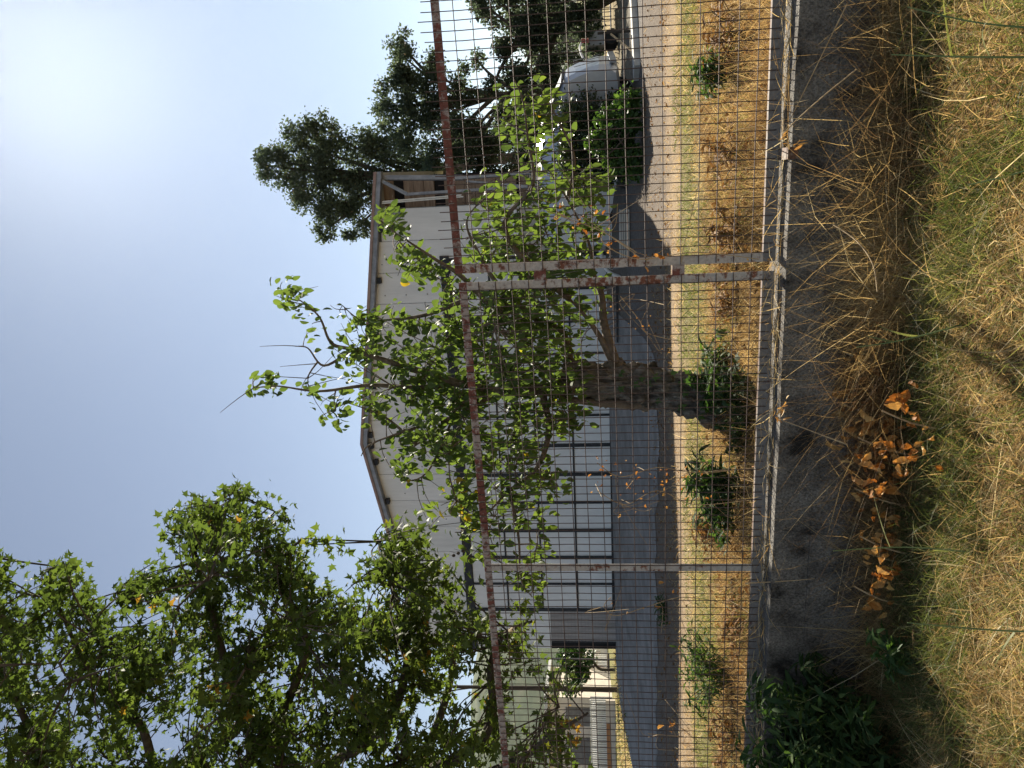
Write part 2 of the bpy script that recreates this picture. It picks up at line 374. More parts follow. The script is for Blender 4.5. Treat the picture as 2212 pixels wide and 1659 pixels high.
# ------------------------------------------------------------------ leaves, blades and branches
def nrmz(a): return a/(np.linalg.norm(a, axis=-1, keepdims=True)+1e-9)
def tmpl_oval(w=.36, fold=.14, droop=.22):
    ts = [0, .18, .42, .68, .88, 1.0]; ws = [0.02, .75, 1.0, .82, .42, .0]
    V = []; F = []
    for t, q in zip(ts, ws):
        z = -droop*t*t
        V += [(-w*q, t, z+fold*q*w*2), (0, t, z), (w*q, t, z+fold*q*w*2)]
    for i in range(len(ts)-1):
        a = i*3
        F += [(a, a+1, a+4), (a, a+4, a+3), (a+1, a+2, a+5), (a+1, a+5, a+4)]
    return np.array(V), np.array(F)
def tmpl_lobed():
    # five pointed lobes, toothed at the shoulders
    out = [(0, 0), (.12, -.02), (.38, -.10), (.23, .15), (.44, .20), (.68, .42), (.31, .40), (.20, .60), (0, 1.02)]
    left = [(-x, y) for x, y in out[1:-1]][::-1]
    ring = out+left
    V = [(0, .32, .05)]+[(x, y, -.16*(x*x*2.2+max(0, y-.3)**2)) for x, y in ring]
    F = [(0, i, i+1) for i in range(1, len(ring))]+[(0, len(ring), 1)]
    return np.array(V), np.array(F)
def tmpl_diamond(): return np.array([(0, 0, 0), (-.3, .5, .08), (0, 1, -.12), (.3, .5, .08)]), np.array([(0, 3, 1), (1, 3, 2)])
T_OVAL, T_LOBE, T_DIA = tmpl_oval(.30, .16, .3), tmpl_lobed(), tmpl_diamond()
T_LANCE = tmpl_oval(.13, .1, .35)
def leaf_arrays(T, pos, fwd, nrm, size, tint):
    V0, F0 = T; f = nrmz(fwd); s = nrmz(np.cross(f, nrm)); n = np.cross(s, f)
    V = pos[:, None, :]+size[:, None, None]*(V0[None, :, 0, None]*s[:, None]+V0[None, :, 1, None]*f[:, None]+V0[None, :, 2, None]*n[:, None])
    F = F0[None]+(np.arange(len(pos))*len(V0))[:, None, None]
    return V.reshape(-1, 3), F.reshape(-1, 3), np.repeat(tint, len(F0))
def leaf_parts(T, pos, fwd, nrm, size, tint, mat, parent, name='leaf', nvar=10):
    V0, F0 = T; mats = []
    qs = np.quantile(tint, np.linspace(.03, .97, nvar))
    for q in qs:
        me = bpy.data.meshes.new(name); me.from_pydata([tuple(map(float, v)) for v in V0], [], [tuple(map(int, f)) for f in F0])
        a = me.attributes.new('tint', 'FLOAT', 'FACE'); a.data.foreach_set('value', [float(q)]*len(F0)); me.materials.append(mat); mats.append(me)
    base = WLOC[parent.name]
    for i in range(len(pos)):
        f = nrmz(fwd[i]); s = nrmz(np.cross(f, nrm[i])); n = np.cross(s, f)
        o = bpy.data.objects.new(name, mats[int(np.argmin(abs(qs-tint[i])))]); COL.objects.link(o); o.parent = parent
        z = size[i]; p = pos[i]-base
        o.matrix_basis = Matrix(((s[0]*z, f[0]*z, n[0]*z, p[0]), (s[1]*z, f[1]*z, n[1]*z, p[1]), (s[2]*z, f[2]*z, n[2]*z, p[2]), (0, 0, 0, 1)))
def split_leaves(T, pos, fwd, nrm, size, tint, mat, parent, cnt=300):
    """the largest leaves in view become parts, the rest one mass of foliage"""
    d = pos-ORG; k = d@_F; x = 1106-FPX*(d@_U)/k; y = 829.5-FPX*(d@_R)/k
    vis = (x > 5) & (x < 2205) & (y > 5) & (y < 1654) & (k > .1)
    score = np.where(vis, size/k, 0); idx = np.argsort(-score)[:cnt]; rest = np.ones(len(pos), bool); rest[idx] = False
    leaf_parts(T, pos[idx], fwd[idx], nrm[idx], size[idx], tint[idx], mat, parent)
    V, F, tt = leaf_arrays(T, pos[rest], fwd[rest], nrm[rest], size[rest], tint[rest])
    return tag(bulk('foliage', V, F, mat, tt, parent, WLOC[parent.name]), kind='stuff')
def blades(base, direc, length, width, curve, tint, seg=3):
    """curved ribbons; base (n,3), direc (n,3) unit"""
    n = len(base); side = nrmz(np.cross(direc, rng.normal(size=(n, 3)))); bend = nrmz(rng.normal(size=(n, 3))*[1, 1, .3]+[0, 0, -.55])
    V = []
    for k in range(seg+1):
        t = k/seg; c = base+direc*(length*t)[:, None]+bend*(curve*length*t*t)[:, None]
        w = width*(1-t**1.6)*.5
        if k < seg: V += [c-side*w[:, None], c+side*w[:, None]]
        else: V += [c]
    V = np.stack(V, 1); m = 2*seg+1; F = []
    for k in range(seg-1): F += [(2*k, 2*k+1, 2*k+3), (2*k, 2*k+3, 2*k+2)]
    F += [(2*seg-2, 2*seg-1, 2*seg)]
    F = np.array(F)[None]+(np.arange(n)*m)[:, None, None]
    return V.reshape(-1, 3), F.reshape(-1, 3), np.repeat(tint, 2*seg-1)
def in_poly(px, py, poly):
    x0 = np.array([p[0] for p in poly], float); y0 = np.array([p[1] for p in poly], float); x1 = np.roll(x0, -1); y1 = np.roll(y0, -1)
    c = ((y0 > py) != (y1 > py)) & (px < (x1-x0)*(py-y0)/(y1-y0+1e-12)+x0); return bool(c.sum() % 2)
def bark_tube(mb, pts, rr, sides=26, amp=.16, per=6, seed=0):
    P = catmull(pts, per); Rr = np.interp(np.linspace(0, 1, len(P)), np.linspace(0, 1, len(rr)), rr)
    b = len(mb.v); u = np.array([1.0, 0, 0])
    for i, p in enumerate(P):
        d = P[min(i+1, len(P)-1)]-P[max(i-1, 0)]; d /= np.linalg.norm(d)+1e-9
        u = u-d*(u@d); u /= np.linalg.norm(u); w = np.cross(d, u)
        for k in range(sides):
            a = 2*math.pi*k/sides
            tw_ = a+i*.012*per/6; rg = abs(mnoise.noise(Vector((math.cos(tw_)*3.6+seed, math.sin(tw_)*3.6, i*.09))))+.45*mnoise.noise(Vector((math.cos(tw_)*8, math.sin(tw_)*8+seed, i*.22)))+.35*mnoise.noise(Vector((math.cos(a)*1.5, math.sin(a)*1.5+seed, i*.12)))
            mb.v.append(tuple(p+Rr[i]*(1+amp*(rg*1.6-.35))*(math.cos(a)*u+math.sin(a)*w)))
    for i in range(len(P)-1):
        for k in range(sides):
            k2 = (k+1) % sides; mb.f.append((b+i*sides+k, b+i*sides+k2, b+(i+1)*sides+k2, b+(i+1)*sides+k))
    mb.f.append(tuple(b+(len(P)-1)*sides+k for k in range(sides)))

# ------------------------------------------------------------------ the metal hall
def roof_z(t): return 9.30-(8.25-t)*0.172 if t < 8.25 else 9.30-(t-8.25)*0.160
h = thing('metal_hall', 'long white panelled hall with a shallow gable roof and dark framed front, behind the fence', 'shed', hall(8.2, 0, .7))
DEP = 11.0
mb = MB()                                    # solid core behind the cladding
core = [(-.08, .1), (16.0, .1), (16.0, roof_z(16.0)-.14), (8.25, roof_z(8.25)-.14), (-.08, roof_z(-.08)-.14)]
mb.prism([hall(t, .10, z) for t, z in core], N_*DEP)
mb.build('wall', M['steel_grey'], h)
for i in range(16):                          # upper cladding, one panel after another
    t0 = -.06+i*1.006; t1 = t0+.990
    zb = 6.12
    if t1 > 14.5: zb = 3.52
    poly = [(t0, zb), (t1, zb), (t1, roof_z(t1)-.16)]+([(8.25, roof_z(8.25)-.16)] if t0 < 8.25 < t1 else [])+[(t0, roof_z(t0)-.16)]
    if i == 15: poly = [(t0, zb), (t1, zb), (t1, 7.15), (t0, 7.15)]
    mb = MB(); mb.prism([hall(t, .03+.004*(i % 2), z) for t, z in poly], N_*.06); mb.build('cladding_panel', M['white_panel'], h)
mb = MB(); mb.hbox(15.03, 15.75, .034, .09, 7.158, roof_z(15.75)-.16); mb.build('cladding_panel', M['white_panel'], h)
mb = MB(); mb.hbox(-.1, 14.5, -.02, .09, 5.82, 6.115); mb.build('header_beam', M['black_frame'], h)
pitch = (14.36-1.58)/12; rows = [.76, 2.04, 3.31, 4.57, 5.82]
for i in range(12):
    for j in range(4):
        t0 = 1.58+i*pitch+.035; t1 = t0+pitch-.07
        mb = MB(); mb.hbox(t0, t1, .05, .085, rows[j]+.035, rows[j+1]-.03); mb.build('wall_pane', M['pane'], h)
for i in range(13):
    w = .055 if i in (0, 2, 3, 5, 6, 12) else .032
    t = 1.58+i*pitch; mb = MB(); mb.hbox(t-w, t+w, .0, .09, .70, 5.818); mb.build('mullion', M['black_frame'], h)
for j, z in enumerate(rows[:4]):
    w = .05 if j == 0 else .028
    for i in range(12):
        t0 = 1.58+i*pitch+.058; mb = MB(); mb.hbox(t0, t0+pitch-.116, .02, .09, z-w, z+w); mb.build('transom', M['black_frame'], h)
mb = MB(); mb.hbox(-.06, 1.52, .03, .09, 3.06, 5.815); mb.build('cladding_panel', M['white_panel'], h)
# roller door, and a black sheet as painted shade in the gap beside it
d = thing('dummy', '', '', (0, 0, 0)); bpy.data.objects.remove(d)
mb = MB()
for k in range(19): mb.hbox(.22, 1.50, .045+.006*(k % 2), .09, .69+k*.124, .69+(k+1)*.124-.008)
dr = mb.build('roller_door', M['door'], h)
mb = MB(); mb.hbox(-.08, .215, .05, .09, .66, 3.055); mb.build('doorway_shade', M['black'], h)
mb = MB(); mb.hbox(.19, .23, .01, .045, .69, 3.05); mb.build('door_jamb', M['black_frame'], h)
mb = MB(); mb.hbox(14.42, 15.98, .04, .09, .5, 3.50); mb.build('lower_wall', M['beige_wall'], h)
mb = MB(); mb.hbox(-.1, 14.4, .03, .12, .1, .70); mb.build('plinth', M['apron'], h)
for (t, z) in ((15.2, 2.9), (15.75, 1.9), (14.9, 1.5)):
    mb = MB(); mb.hbox(t-.3, t+.3, .0, .04, z-.06, z+.06); mb.build('wall_bracket', M['black_frame'], h)
# roof: two slopes, trim along the verge, purlin ends under it
rf = MB()
for a, b in ((-.35, 8.25), (8.25, 17.15)):
    P = [hall(a, -.28, roof_z(a)), hall(b, -.28, roof_z(b)), hall(b, DEP+.3, roof_z(b)), hall(a, DEP+.3, roof_z(a))]
    rf.prism(P, (0, 0, -.05))
rfo = rf.build('roof', M['roof'], h)
for a, b in ((-.37, 8.25), (8.25, 17.17)):
    mb = MB(); P = [hall(a, -.30, roof_z(a)+.03), hall(b, -.30, roof_z(b)+.03), hall(b, -.30, roof_z(b)-.06), hall(a, -.30, roof_z(a)-.06)]
    mb.prism(P, N_*.018); mb.build('verge_trim', M['roof_trim'], h)
    mb = MB(); P = [hall(a, -.26, roof_z(a)-.055), hall(b, -.26, roof_z(b)-.055), hall(b, -.26, roof_z(b)-.20), hall(a, -.26, roof_z(a)-.20)]
    mb.prism(P, N_*.24); mb.build('soffit_beam', M['steel_grey'], h)
for t in (.9, 2.6, 4.3, 6.0, 7.5, 8.1, 8.5, 10.2, 12.0, 13.8, 15.4):
    mb = MB(); mb.hbox(t-.09, t+.09, -.14, .03, roof_z(t)-.34, roof_z(t)-.205); mb.build('purlin_end', M['black_frame'], h)
rv = MB()
for i in range(15):
    for z in (6.6, 7.3, 8.0):
        if z < roof_z(i)-.3 and i not in (4, 9): rv.hbox(.2+i*1.006, .23+i*1.006, .02, .031, z, z+.03)
tag(rv.build('rivet', M['black_frame'], h), kind='stuff')
# side lean-to
lt = thing('lean_to', 'narrow boarded lean-to under the roof edge at the right end of the hall', 'lean-to', hall(16.5, .5, .7))
zz = 7.9
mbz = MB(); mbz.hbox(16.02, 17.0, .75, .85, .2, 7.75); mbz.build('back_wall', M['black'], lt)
k = 0
for z in np.arange(3.6, 7.7, .33):
    if 7.1 < z < 7.4 or 5.7 < z < 6.0: continue
    mb = MB(); mb.hbox(16.02, 16.92-.08*((7.7-z)/4), .60+.012*(k % 2), .74, z, z+.315); mb.build('board', M['board'], lt); k += 1
for z in np.arange(.9, 3.3, .33):
    mb = MB(); mb.hbox(16.02, 16.98, .66+.012*(k % 2), .74, z, z+.315); mb.build('board', M['beige_wall'] if k % 3 else M['board'], lt); k += 1
for (a, b, w) in (((16.9, -.1, 7.72), (16.45, -.05, 6.95), .10), ((16.45, -.05, 6.95), (16.5, -.05, 3.2), .08), ((16.98, .1, 7.75), (16.86, .1, 5.2), .14), ((16.86, .1, 5.2), (16.95, .1, .6), .10), ((16.5, -.02, 3.2), (16.75, .1, 5.1), .06)):
    mb = MB(); mb.bar(hall(*a), hall(*b), w); mb.build('strut', M['steel_grey'], lt)
for (a, b) in (((16.22, -.12, 7.78), (16.30, -.12, 5.2)), ((16.27, -.14, 7.75), (16.35, -.14, 5.25))):
    mb = MB(); mb.tube([hall(*a), hall(*b)], .022, 8); mb.build('pipe', M['pale_tube'], lt)

# ------------------------------------------------------------------ low wall and fence
def fp(x, z, off=0): return np.array([x, fenceY(x)+off, z])
FN = np.array([.27, 1, 0])/math.hypot(.27, 1); FD = np.array([1, -.27, 0])/math.hypot(1, .27)
w = thing('concrete_wall', 'low board-marked concrete wall carrying the wire fence', 'wall', fp(0, .2))
x0, x1 = -9.0, 6.0
courses = [(-.3, .135), (.1365, .305), (.3065, .475), (.4765, .655)]
for ci, (za, zb) in enumerate(courses):
    mb = MB(); nx = 90
    for i in range(nx):
        xa = x0+(x1-x0)*i/nx; xb = x0+(x1-x0)*(i+1)/nx
    P = []; xsw = np.linspace(x0, x1, nx+1)
    for xv in xsw:
        dd = .010*mnoise.noise(Vector((xv*1.3, ci*4.0, 0)))+.004*mnoise.noise(Vector((xv*6, ci*4.0, 0)))+(.004 if ci % 2 else 0)
        zt = zb+(.012*mnoise.noise(Vector((xv*2.1, 9, 0))) if ci == 3 else 0)
        P += [fp(xv, za, -.165+dd), fp(xv, zt, -.165+dd), fp(xv, zt, .16), fp(xv, za, .16)]
    F = []
    for i in range(nx):
        a = i*4
        for q in range(4): F.append((a+q, a+4+q, a+4+(q+1) % 4, a+(q+1) % 4))
    mb.add(P, [f[::-1] for f in F]+[(0, 1, 2, 3), (nx*4+3, nx*4+2, nx*4+1, nx*4)])
    mb.build('wall_course', M['concrete_wall'], w)
mb = MB(); mb.obox(fp(0, .3, .0)-FD*1.5, FD, FN, (0, 0, 1), 7.6, .14, .34); mb.build('wall_core', M['concrete_wall'], w)

def zt(x): return 2.205+.024*x       # top rail height
def zb(x): return .695+.003*x        # bottom rail height
def fence_panel(xa, xb, label, stiff, dz=0):
    pn = thing('fence_panel', label, 'fence panel', fp((xa+xb)/2, .7), 'wire mesh fence panels on the low wall')
    def angle(a, b, flat, nrm, wd, name, mat):
        mb = MB(); a = np.array(a); b = np.array(b); dd = b-a; l = np.linalg.norm(dd); dd /= l; mid = (a+b)/2
        mb.obox(mid, dd, flat, nrm, l/2, wd/2, .0025)
        o = mb.build(name, mat, pn)
        mb = MB(); k_ = .012 if name == 'bottom_rail' else .018
        mb.obox(mid+np.array(flat)*(wd/2-.0025)+np.array(nrm)*(k_+.0026), dd, nrm, flat, l/2, k_, .0025)
        mb.build('flange', M['rusted_flange'], o); return o
    U = np.array([0, 0, 1.0])
    angle(fp(xa, zt(xa)+dz), fp(xb, zt(xb)+dz), U, FN, .040, 'top_rail', M['rust_rail'])
    angle(fp(xa, zb(xa)), fp(xb, zb(xb)), U, FN, .058, 'bottom_rail', M['grey_rail'])
    for xs_, sg in ((xa+.02, 1), (xb-.02, -1)):
        angle(fp(xs_, zb(xs_)+.03), fp(xs_, zt(xs_)+dz-.021), FD*sg, FN, .042, 'stile', M['flaky_post'])
    for xs_ in stiff:
        mb = MB(); a = fp(xs_, zb(xs_)+.03); b = fp(xs_, zt(xs_)+dz-.021)
        mb.obox((a+b)/2, U, FD, FN, (b[2]-a[2])/2, .021, .0025)
        mb.obox((a+b)/2+FN*.018, U, FN, FD, (b[2]-a[2])/2, .016, .003); mb.build('stile', M['flaky_post'], pn)
    # welded mesh, in front of the angle frame
    nv = int((xb-xa)/.0415)
    wb = MB()
    for i in range(1, nv):
        xv = xa+i*(xb-xa)/nv; top = zt(xv)+dz+(.075+.012*math.sin(i*1.7) if (xa > 0 or i % 3) else .03)
        if xa < 0: top = zt(xv)+dz+.012
        pts = []
        for kk in range(10):
            q = kk/9; z = zb(xv)-.01+(top-zb(xv)+.01)*q
            pts.append(fp(xv+.0035*mnoise.noise(Vector((i*3.3, z*2, xa))), z, -.007+.003*(-1)**kk))
        mb = MB(); mb.tube(pts, .0023, 5); mb.build('upright_wire', M['wire'], pn)
        if i % 1 == 0:
            wb.obox(fp(xv, zt(xv)+dz, -.0045), FD, U, FN, .0026, .019, .0035)
    tag(wb.build('weld_bead', M['flaky_post'], pn), kind='stuff')
    nh = 18
    for j in range(1, nh):
        pts = []
        for kk in range(13):
            xv = xa+(xb-xa)*kk/12; z = zb(xv)+(zt(xv)+dz-zb(xv))*j/nh
            pts.append(fp(xv, z+.004*mnoise.noise(Vector((kk*.9, j*5.1, xa))), -.011+.004*mnoise.noise(Vector((kk*1.3, j*2.1, 4)))))
        mb = MB(); mb.tube(pts, .0024, 5); mb.build('cross_wire', M['wire'], pn)
    return pn
XP = .52
pa = fence_panel(XP+.045, XP+3.25, 'wire mesh fence panel right of the double post, wires sticking up past its rail', [XP+1.9])
pb = fence_panel(XP-3.20, XP-.0, 'wire mesh fence panel with a rusty red top rail, left of the double post', [-1.03], dz=-.012)
pc = fence_panel(XP-6.45, XP-3.25, 'wire mesh fence panel at the extreme left end of the low wall', [], dz=-.02)
mb = MB(); mb.bar(fp(XP+.02, 1.78, -.003), fp(XP+.02, 1.84, -.003), .05, .012, FN); mb.build('clamp', M['rust_rail'], pb)
mb = MB(); mb.bar(fp(XP+.02, 1.10, -.003), fp(XP+.02, 1.16, -.003), .05, .012, FN); mb.build('clamp', M['rust_rail'], pb)
for x in (1.02, -2.2):
    mb = MB(); mb.obox(fp(x, .655, -.085), FD, FN, (0, 0, 1), .026, .092, .022); mb.build('wall_anchor', M['rusted_flange'], pa if x > .5 else pb)

# ------------------------------------------------------------------ trees
def nearest(sk, p):
    d = np.linalg.norm(sk-p, axis=1); i = int(np.argmin(d)); return i, d[i]
def spray_leaves(tips, dirs, n_per, size, droop, along, tint_base, jitter, tipsr=.6):
    pos = []; fwd = []; nrm = []; sz = []; ti = []
    for p, dr_, tb in zip(tips, dirs, tint_base):
        n = max(3, int(n_per*random.uniform(.6, 1.4)))
        for i in range(n):
            q = random.random(); pp = p-dr_*along*q+np.array([random.gauss(0, 1) for _ in range(3)])*jitter
            f = dr_*tipsr+np.array([random.gauss(0, .75), random.gauss(0, .75), random.gauss(0, .55)-droop])
            pos.append(pp); fwd.append(f); nrm.append([random.gauss(0, .7), random.gauss(0, .7), 1]); sz.append(size*random.uniform(.6, 1.2)); ti.append(min(1, max(0, tb+random.gauss(0, .14))))
    return [np.array(q, float) for q in (pos, fwd, nrm, sz, ti)]

# --- the plane tree on the left
PT = np.array([-6.3, 9.2, zg(-6.3, 9.2)])
pt = thing('plane_tree', 'large plane tree with five-pointed leaves, filling the left of the scene beside the hall', 'tree', PT)
mb = MB(); bark_tube(mb, [PT-[0, 0, .3], PT+[.05, -.1, 1.5], PT+[.2, -.2, 3.2], PT+[.35, -.3, 5.2]], [.34, .27, .24, .17], 20, .08, 6); mb.build('trunk', M['bark'], pt, smooth=True)
limbs = [[(400, 1720, 8.9), (300, 1560, 8.4), (190, 1440, 8.0), (110, 1270, 7.8)],
         [(420, 1700, 8.9), (520, 1560, 8.4), (480, 1410, 8.1), (450, 1290, 8.0), (420, 1160, 8.0), (500, 1050, 7.9)],
         [(520, 1720, 8.8), (620, 1520, 8.2), (660, 1380, 8.0), (600, 1240, 7.9), (650, 1165, 7.8)],
         [(620, 1740, 8.8), (820, 1580, 8.1), (880, 1420, 7.7), (850, 1280, 7.4), (820, 1170, 7.3)],
         [(700, 1760, 8.8), (980, 1640, 7.9), (1060, 1560, 7.5), (1060, 1440, 7.3), (1090, 1370, 7.2), (1150, 1342, 7.2)],
         [(760, 1780, 8.8), (1080, 1660, 7.8), (1190, 1590, 7.3), (1270, 1540, 7.2)],
         [(200, 1760, 8.9), (80, 1600, 8.3), (20, 1480, 8.1), (-60, 1350, 8)],
         [(850, 1800, 8.8), (960, 1520, 9.2), (980, 1380, 9), (960, 1300, 8.9)]]
sk = []
for q in limbs:
    P = [PT+[.3, -.3, random.uniform(3.2, 5.0)]]+[W(*c) for c in q]
    P = catmull(P, 7); sk += P
    mb = MB(); mb.tube(P, list(np.linspace(.085, .012, len(P))), 8); mb.build('limb', M['dark_bark'], pt, smooth=True)
sk = np.array(sk)
poly = [(-260, 1130), (-40, 1170), (0, 1240), (60, 1262), (100, 1228), (130, 1195), (190, 1200), (172, 1232), (200, 1268), (240, 1237), (275, 1250), (330, 1225), (338, 1130), (375, 1085), (460, 1072), (500, 1038), (520, 1060), (545, 1090),
        (600, 1098), (605, 1140), (662, 1152), (668, 1182), (625, 1230), (680, 1262), (720, 1275), (760, 1245), (800, 1190), (822, 1130), (870, 1110), (930, 1150), (960, 1190), (990, 1240), (965, 1285), (1010, 1290), (1040, 1320), (1080, 1352),
        (1150, 1336), (1160, 1352), (1105, 1392), (1150, 1415), (1230, 1410), (1235, 1440), (1232, 1490), (1180, 1500), (1245, 1525), (1290, 1530), (1290, 1560), (1240, 1600), (1265, 1659), (1250, 1850), (-260, 1900)]
holes = [(348, 1578, 46, 46), (1036, 1452, 26, 40), (930, 1532, 42, 30), (1005, 1535, 30, 50), (1130, 1530, 40, 26), (880, 1352, 16, 26), (620, 1480, 30, 20), (470, 1190, 18, 30), (240, 1330, 60, 30), (1110, 1450, 30, 26), (700, 1600, 26, 30), (180, 1520, 26, 26), (560, 1330, 22, 30)]
def fill_branches(sk, pts, mat, parent, r0, up, dmax):
    rest = list(pts); made = 0
    while rest:
        ds = [nearest(sk, p) for p in rest]; k = int(np.argmin([d for _, d in ds])); i, d = ds[k]; p = rest.pop(k)
        if d < .28 or d > dmax: continue
        P = catmull([sk[i], (sk[i]+p)/2+np.array([0, 0, up*d]), p], 5); sk = np.concatenate([sk, P])
        mb = MB(); mb.tube(P, list(np.linspace(r0*(.5+.4*d), r0*.28, len(P))), 6, False); mb.build('branch', mat, parent, smooth=True); made += 1
    return sk
cand = []
while len(cand) < 150:
    x = random.uniform(-200, 1250); y = random.uniform(1060, 1780)
    if in_poly(x, y, poly) and not any(((x-a)/c)**2+((y-b)/e)**2 < 1.2 for a, b, c, e in holes): cand.append(W(x, y, min(9.3, max(6.8, random.gauss(8.0, .7)))))
sk = fill_branches(sk, cand, M['dark_bark'], pt, .022, .05, 2.2)
tips = []; dirs = []; tb = []; tw = MB()
while len(tips) < 1750:
    x = random.uniform(-260, 1290); y = random.uniform(1030, 1850)
    if not in_poly(x, y, poly): continue
    if any(((x-a)/c)**2+((y-b)/e)**2 < 1 for a, b, c, e in holes): continue
    if random.random() < (.8 if x < 340 else .55) and mnoise.noise(Vector((x*.013, y*.013, 2))) < (.0 if x < 340 else -.10): continue
    if y > 1680 and random.random() < .45: continue
    if x > 985 and y > 1395 and (random.random() < .5 or mnoise.noise(Vector((x*.018, y*.018, 7))) < -.05): continue
    Y = random.gauss(8.1, .75) if x < 700 else random.gauss(7.7, .8)
    p = W(x, y, max(6.2, min(10.2, Y))); i, dd = nearest(sk, p)
    dv = p-sk[i]; dv = dv/(np.linalg.norm(dv)+1e-6)+np.array([.25, 0, .35]); dv /= np.linalg.norm(dv)
    tips.append(p); dirs.append(dv); tb.append(random.gauss(.42, .12)+(.45 if random.random() < .012 else 0)+(.12 if x > 650 else 0))
    if dd > 1.0: tips.pop(); dirs.pop(); tb.pop(); continue
    if dd < 1.0: tw.tube(catmull([sk[i], (sk[i]+p)/2+np.array([0, 0, .06]), p], 3), [.010, .009, .008, .007, .006, .005, .004], 4, False)
tag(tw.build('twig', M['dark_bark'], pt), kind='stuff')
pos, fwd, nrm, sz, ti = spray_leaves(tips, dirs, 18, .087, .22, .38, tb, .062)
split_leaves(T_LOBE, pos, fwd, nrm, sz, ti, M['plane_leaf'], pt)
# seed balls hanging on the plane tree
for (x, y) in ((990, 1195), (1000, 1190), (980, 1200), (1012, 1205), (560, 1200), (570, 1192), (575, 1208), (595, 1225), (500, 1065), (505, 1085), (455, 1095), (585, 1215), (830, 1235), (845, 1228)):
    p = W(x, y, random.uniform(7.0, 7.5)); mb = MB(); mb.lathe(p, (0, 0, 1), [(.001, -.018), (.012, -.014), (.018, 0), (.012, .014), (.001, .018)], 8); mb.tube([p+[0, 0, .018], p+[.02, 0, .09]], .0015, 4); mb.build('seed_ball', M['dark_bark'], pt)

# --- the topped orchard tree behind the fence
OS = 1.16
FT = W(1575, 868, 8.2); FT[2] = zg(FT[0], FT[1])
ft = thing('topped_tree', 'small topped tree with broad green leaves and a thick rough trunk right behind the fence', 'tree', FT)
YT = 8.1
mb = MB()
trk = [W(1640, 905, YT), W(1580, 880, YT), W(1510, 862, YT), W(1440, 842, YT), W(1370, 832, YT), (W(1290, 822, YT)), W(1213, 808, YT)]
bark_tube(mb, trk, [.31, .23, .19, .185, .20, .19, .168], 72, .50, 16, 1)
trunk = mb.build('trunk', M['bark'], ft, smooth=True)
br = [([(1390, 812, 7.0), (1330, 785, 6.95), (1300, 735, 6.9), (1270, 690, 6.8), (1230, 645, 6.7), (1195, 610, 6.6)], .055),
      ([(1330, 785, 6.95), (1305, 700, 6.9), (1300, 640, 6.8), (1285, 600, 6.75), (1270, 520, 6.6), (1225, 430, 6.4), (1170, 345, 6.2)], .045),
      ([(1225, 800, 7.0), (1228, 760, 7.0), (1212, 715, 6.95), (1160, 690, 6.9), (1080, 685, 6.85), (1000, 650, 6.8)], .05),
      ([(1420, 872, 7.0), (1330, 872, 6.95), (1230, 862, 6.95), (1150, 835, 6.9), (1080, 845, 6.9), (1000, 850, 6.9)], .055),
      ([(1240, 835, 6.9), (1170, 840, 6.9), (1090, 850, 6.85), (990, 828, 6.8), (900, 838, 6.75), (800, 832, 6.7), (690, 845, 6.65), (600, 834, 6.6), (548, 838, 6.6)], .06),
      ([(990, 828, 6.8), (900, 800, 6.8), (820, 775, 6.75), (760, 755, 6.75), (715, 740, 6.75), (690, 685, 6.7), (650, 650, 6.7), (612, 632, 6.7)], .035),
      ([(760, 755, 6.75), (700, 790, 6.8), (665, 752, 6.8), (638, 748, 6.8)], .014),
      ([(1000, 850, 6.9), (960, 920, 6.85), (900, 960, 6.8), (850, 1000, 6.7)], .026),
      ([(1080, 845, 6.9), (980, 900, 6.7), (880, 930, 6.5), (800, 960, 6.4), (780, 985, 6.4)], .022),
      ([(1170, 842, 6.9), (1185, 930, 6.8), (1160, 1010, 6.7), (1100, 1060, 6.6), (1050, 1110, 6.5), (995, 1150, 6.4)], .035),
      ([(1100, 1060, 6.6), (1120, 1160, 6.4), (1125, 1250, 6.3), (1150, 1290, 6.3)], .014),
      ([(1080, 685, 6.85), (1000, 600, 6.7), (940, 560, 6.5), (880, 520, 6.4), (835, 490, 6.3)], .028),
      ([(1160, 690, 6.9), (1080, 620, 6.7), (1030, 540, 6.5), (1010, 470, 6.4), (1080, 400, 6.2)], .03),
      ([(1230, 645, 6.7), (1130, 560, 6.4), (1090, 480, 6.2), (1150, 400, 6.0), (1140, 300, 5.7), (1130, 220, 5.5), (1110, 170, 5.4)], .03),
      ([(1225, 430, 6.4), (1240, 340, 6.2), (1200, 250, 6.0), (1190, 225, 5.9)], .016),
      ([(1000, 650, 6.8), (920, 680, 6.8), (850, 690, 6.8), (780, 690, 6.8), (740, 660, 6.8)], .022),
      ([(900, 960, 6.8), (830, 900, 6.8), (750, 870, 6.8)], .016),
      ([(1000, 850, 6.9), (930, 1010, 6.7), (880, 1040, 6.6)], .014)]
sk = []
for q, r0 in br:
    P = catmull([W(c[0], c[1], c[2]*OS) for c in q], 6); sk += P; r0 *= OS
    mb = MB(); mb.tube(P, [r0*(1-k/len(P))**1.5+.0045 for k in range(len(P))], 8); mb.build('branch', M['twig'], ft, smooth=True)
sk = np.array(sk)
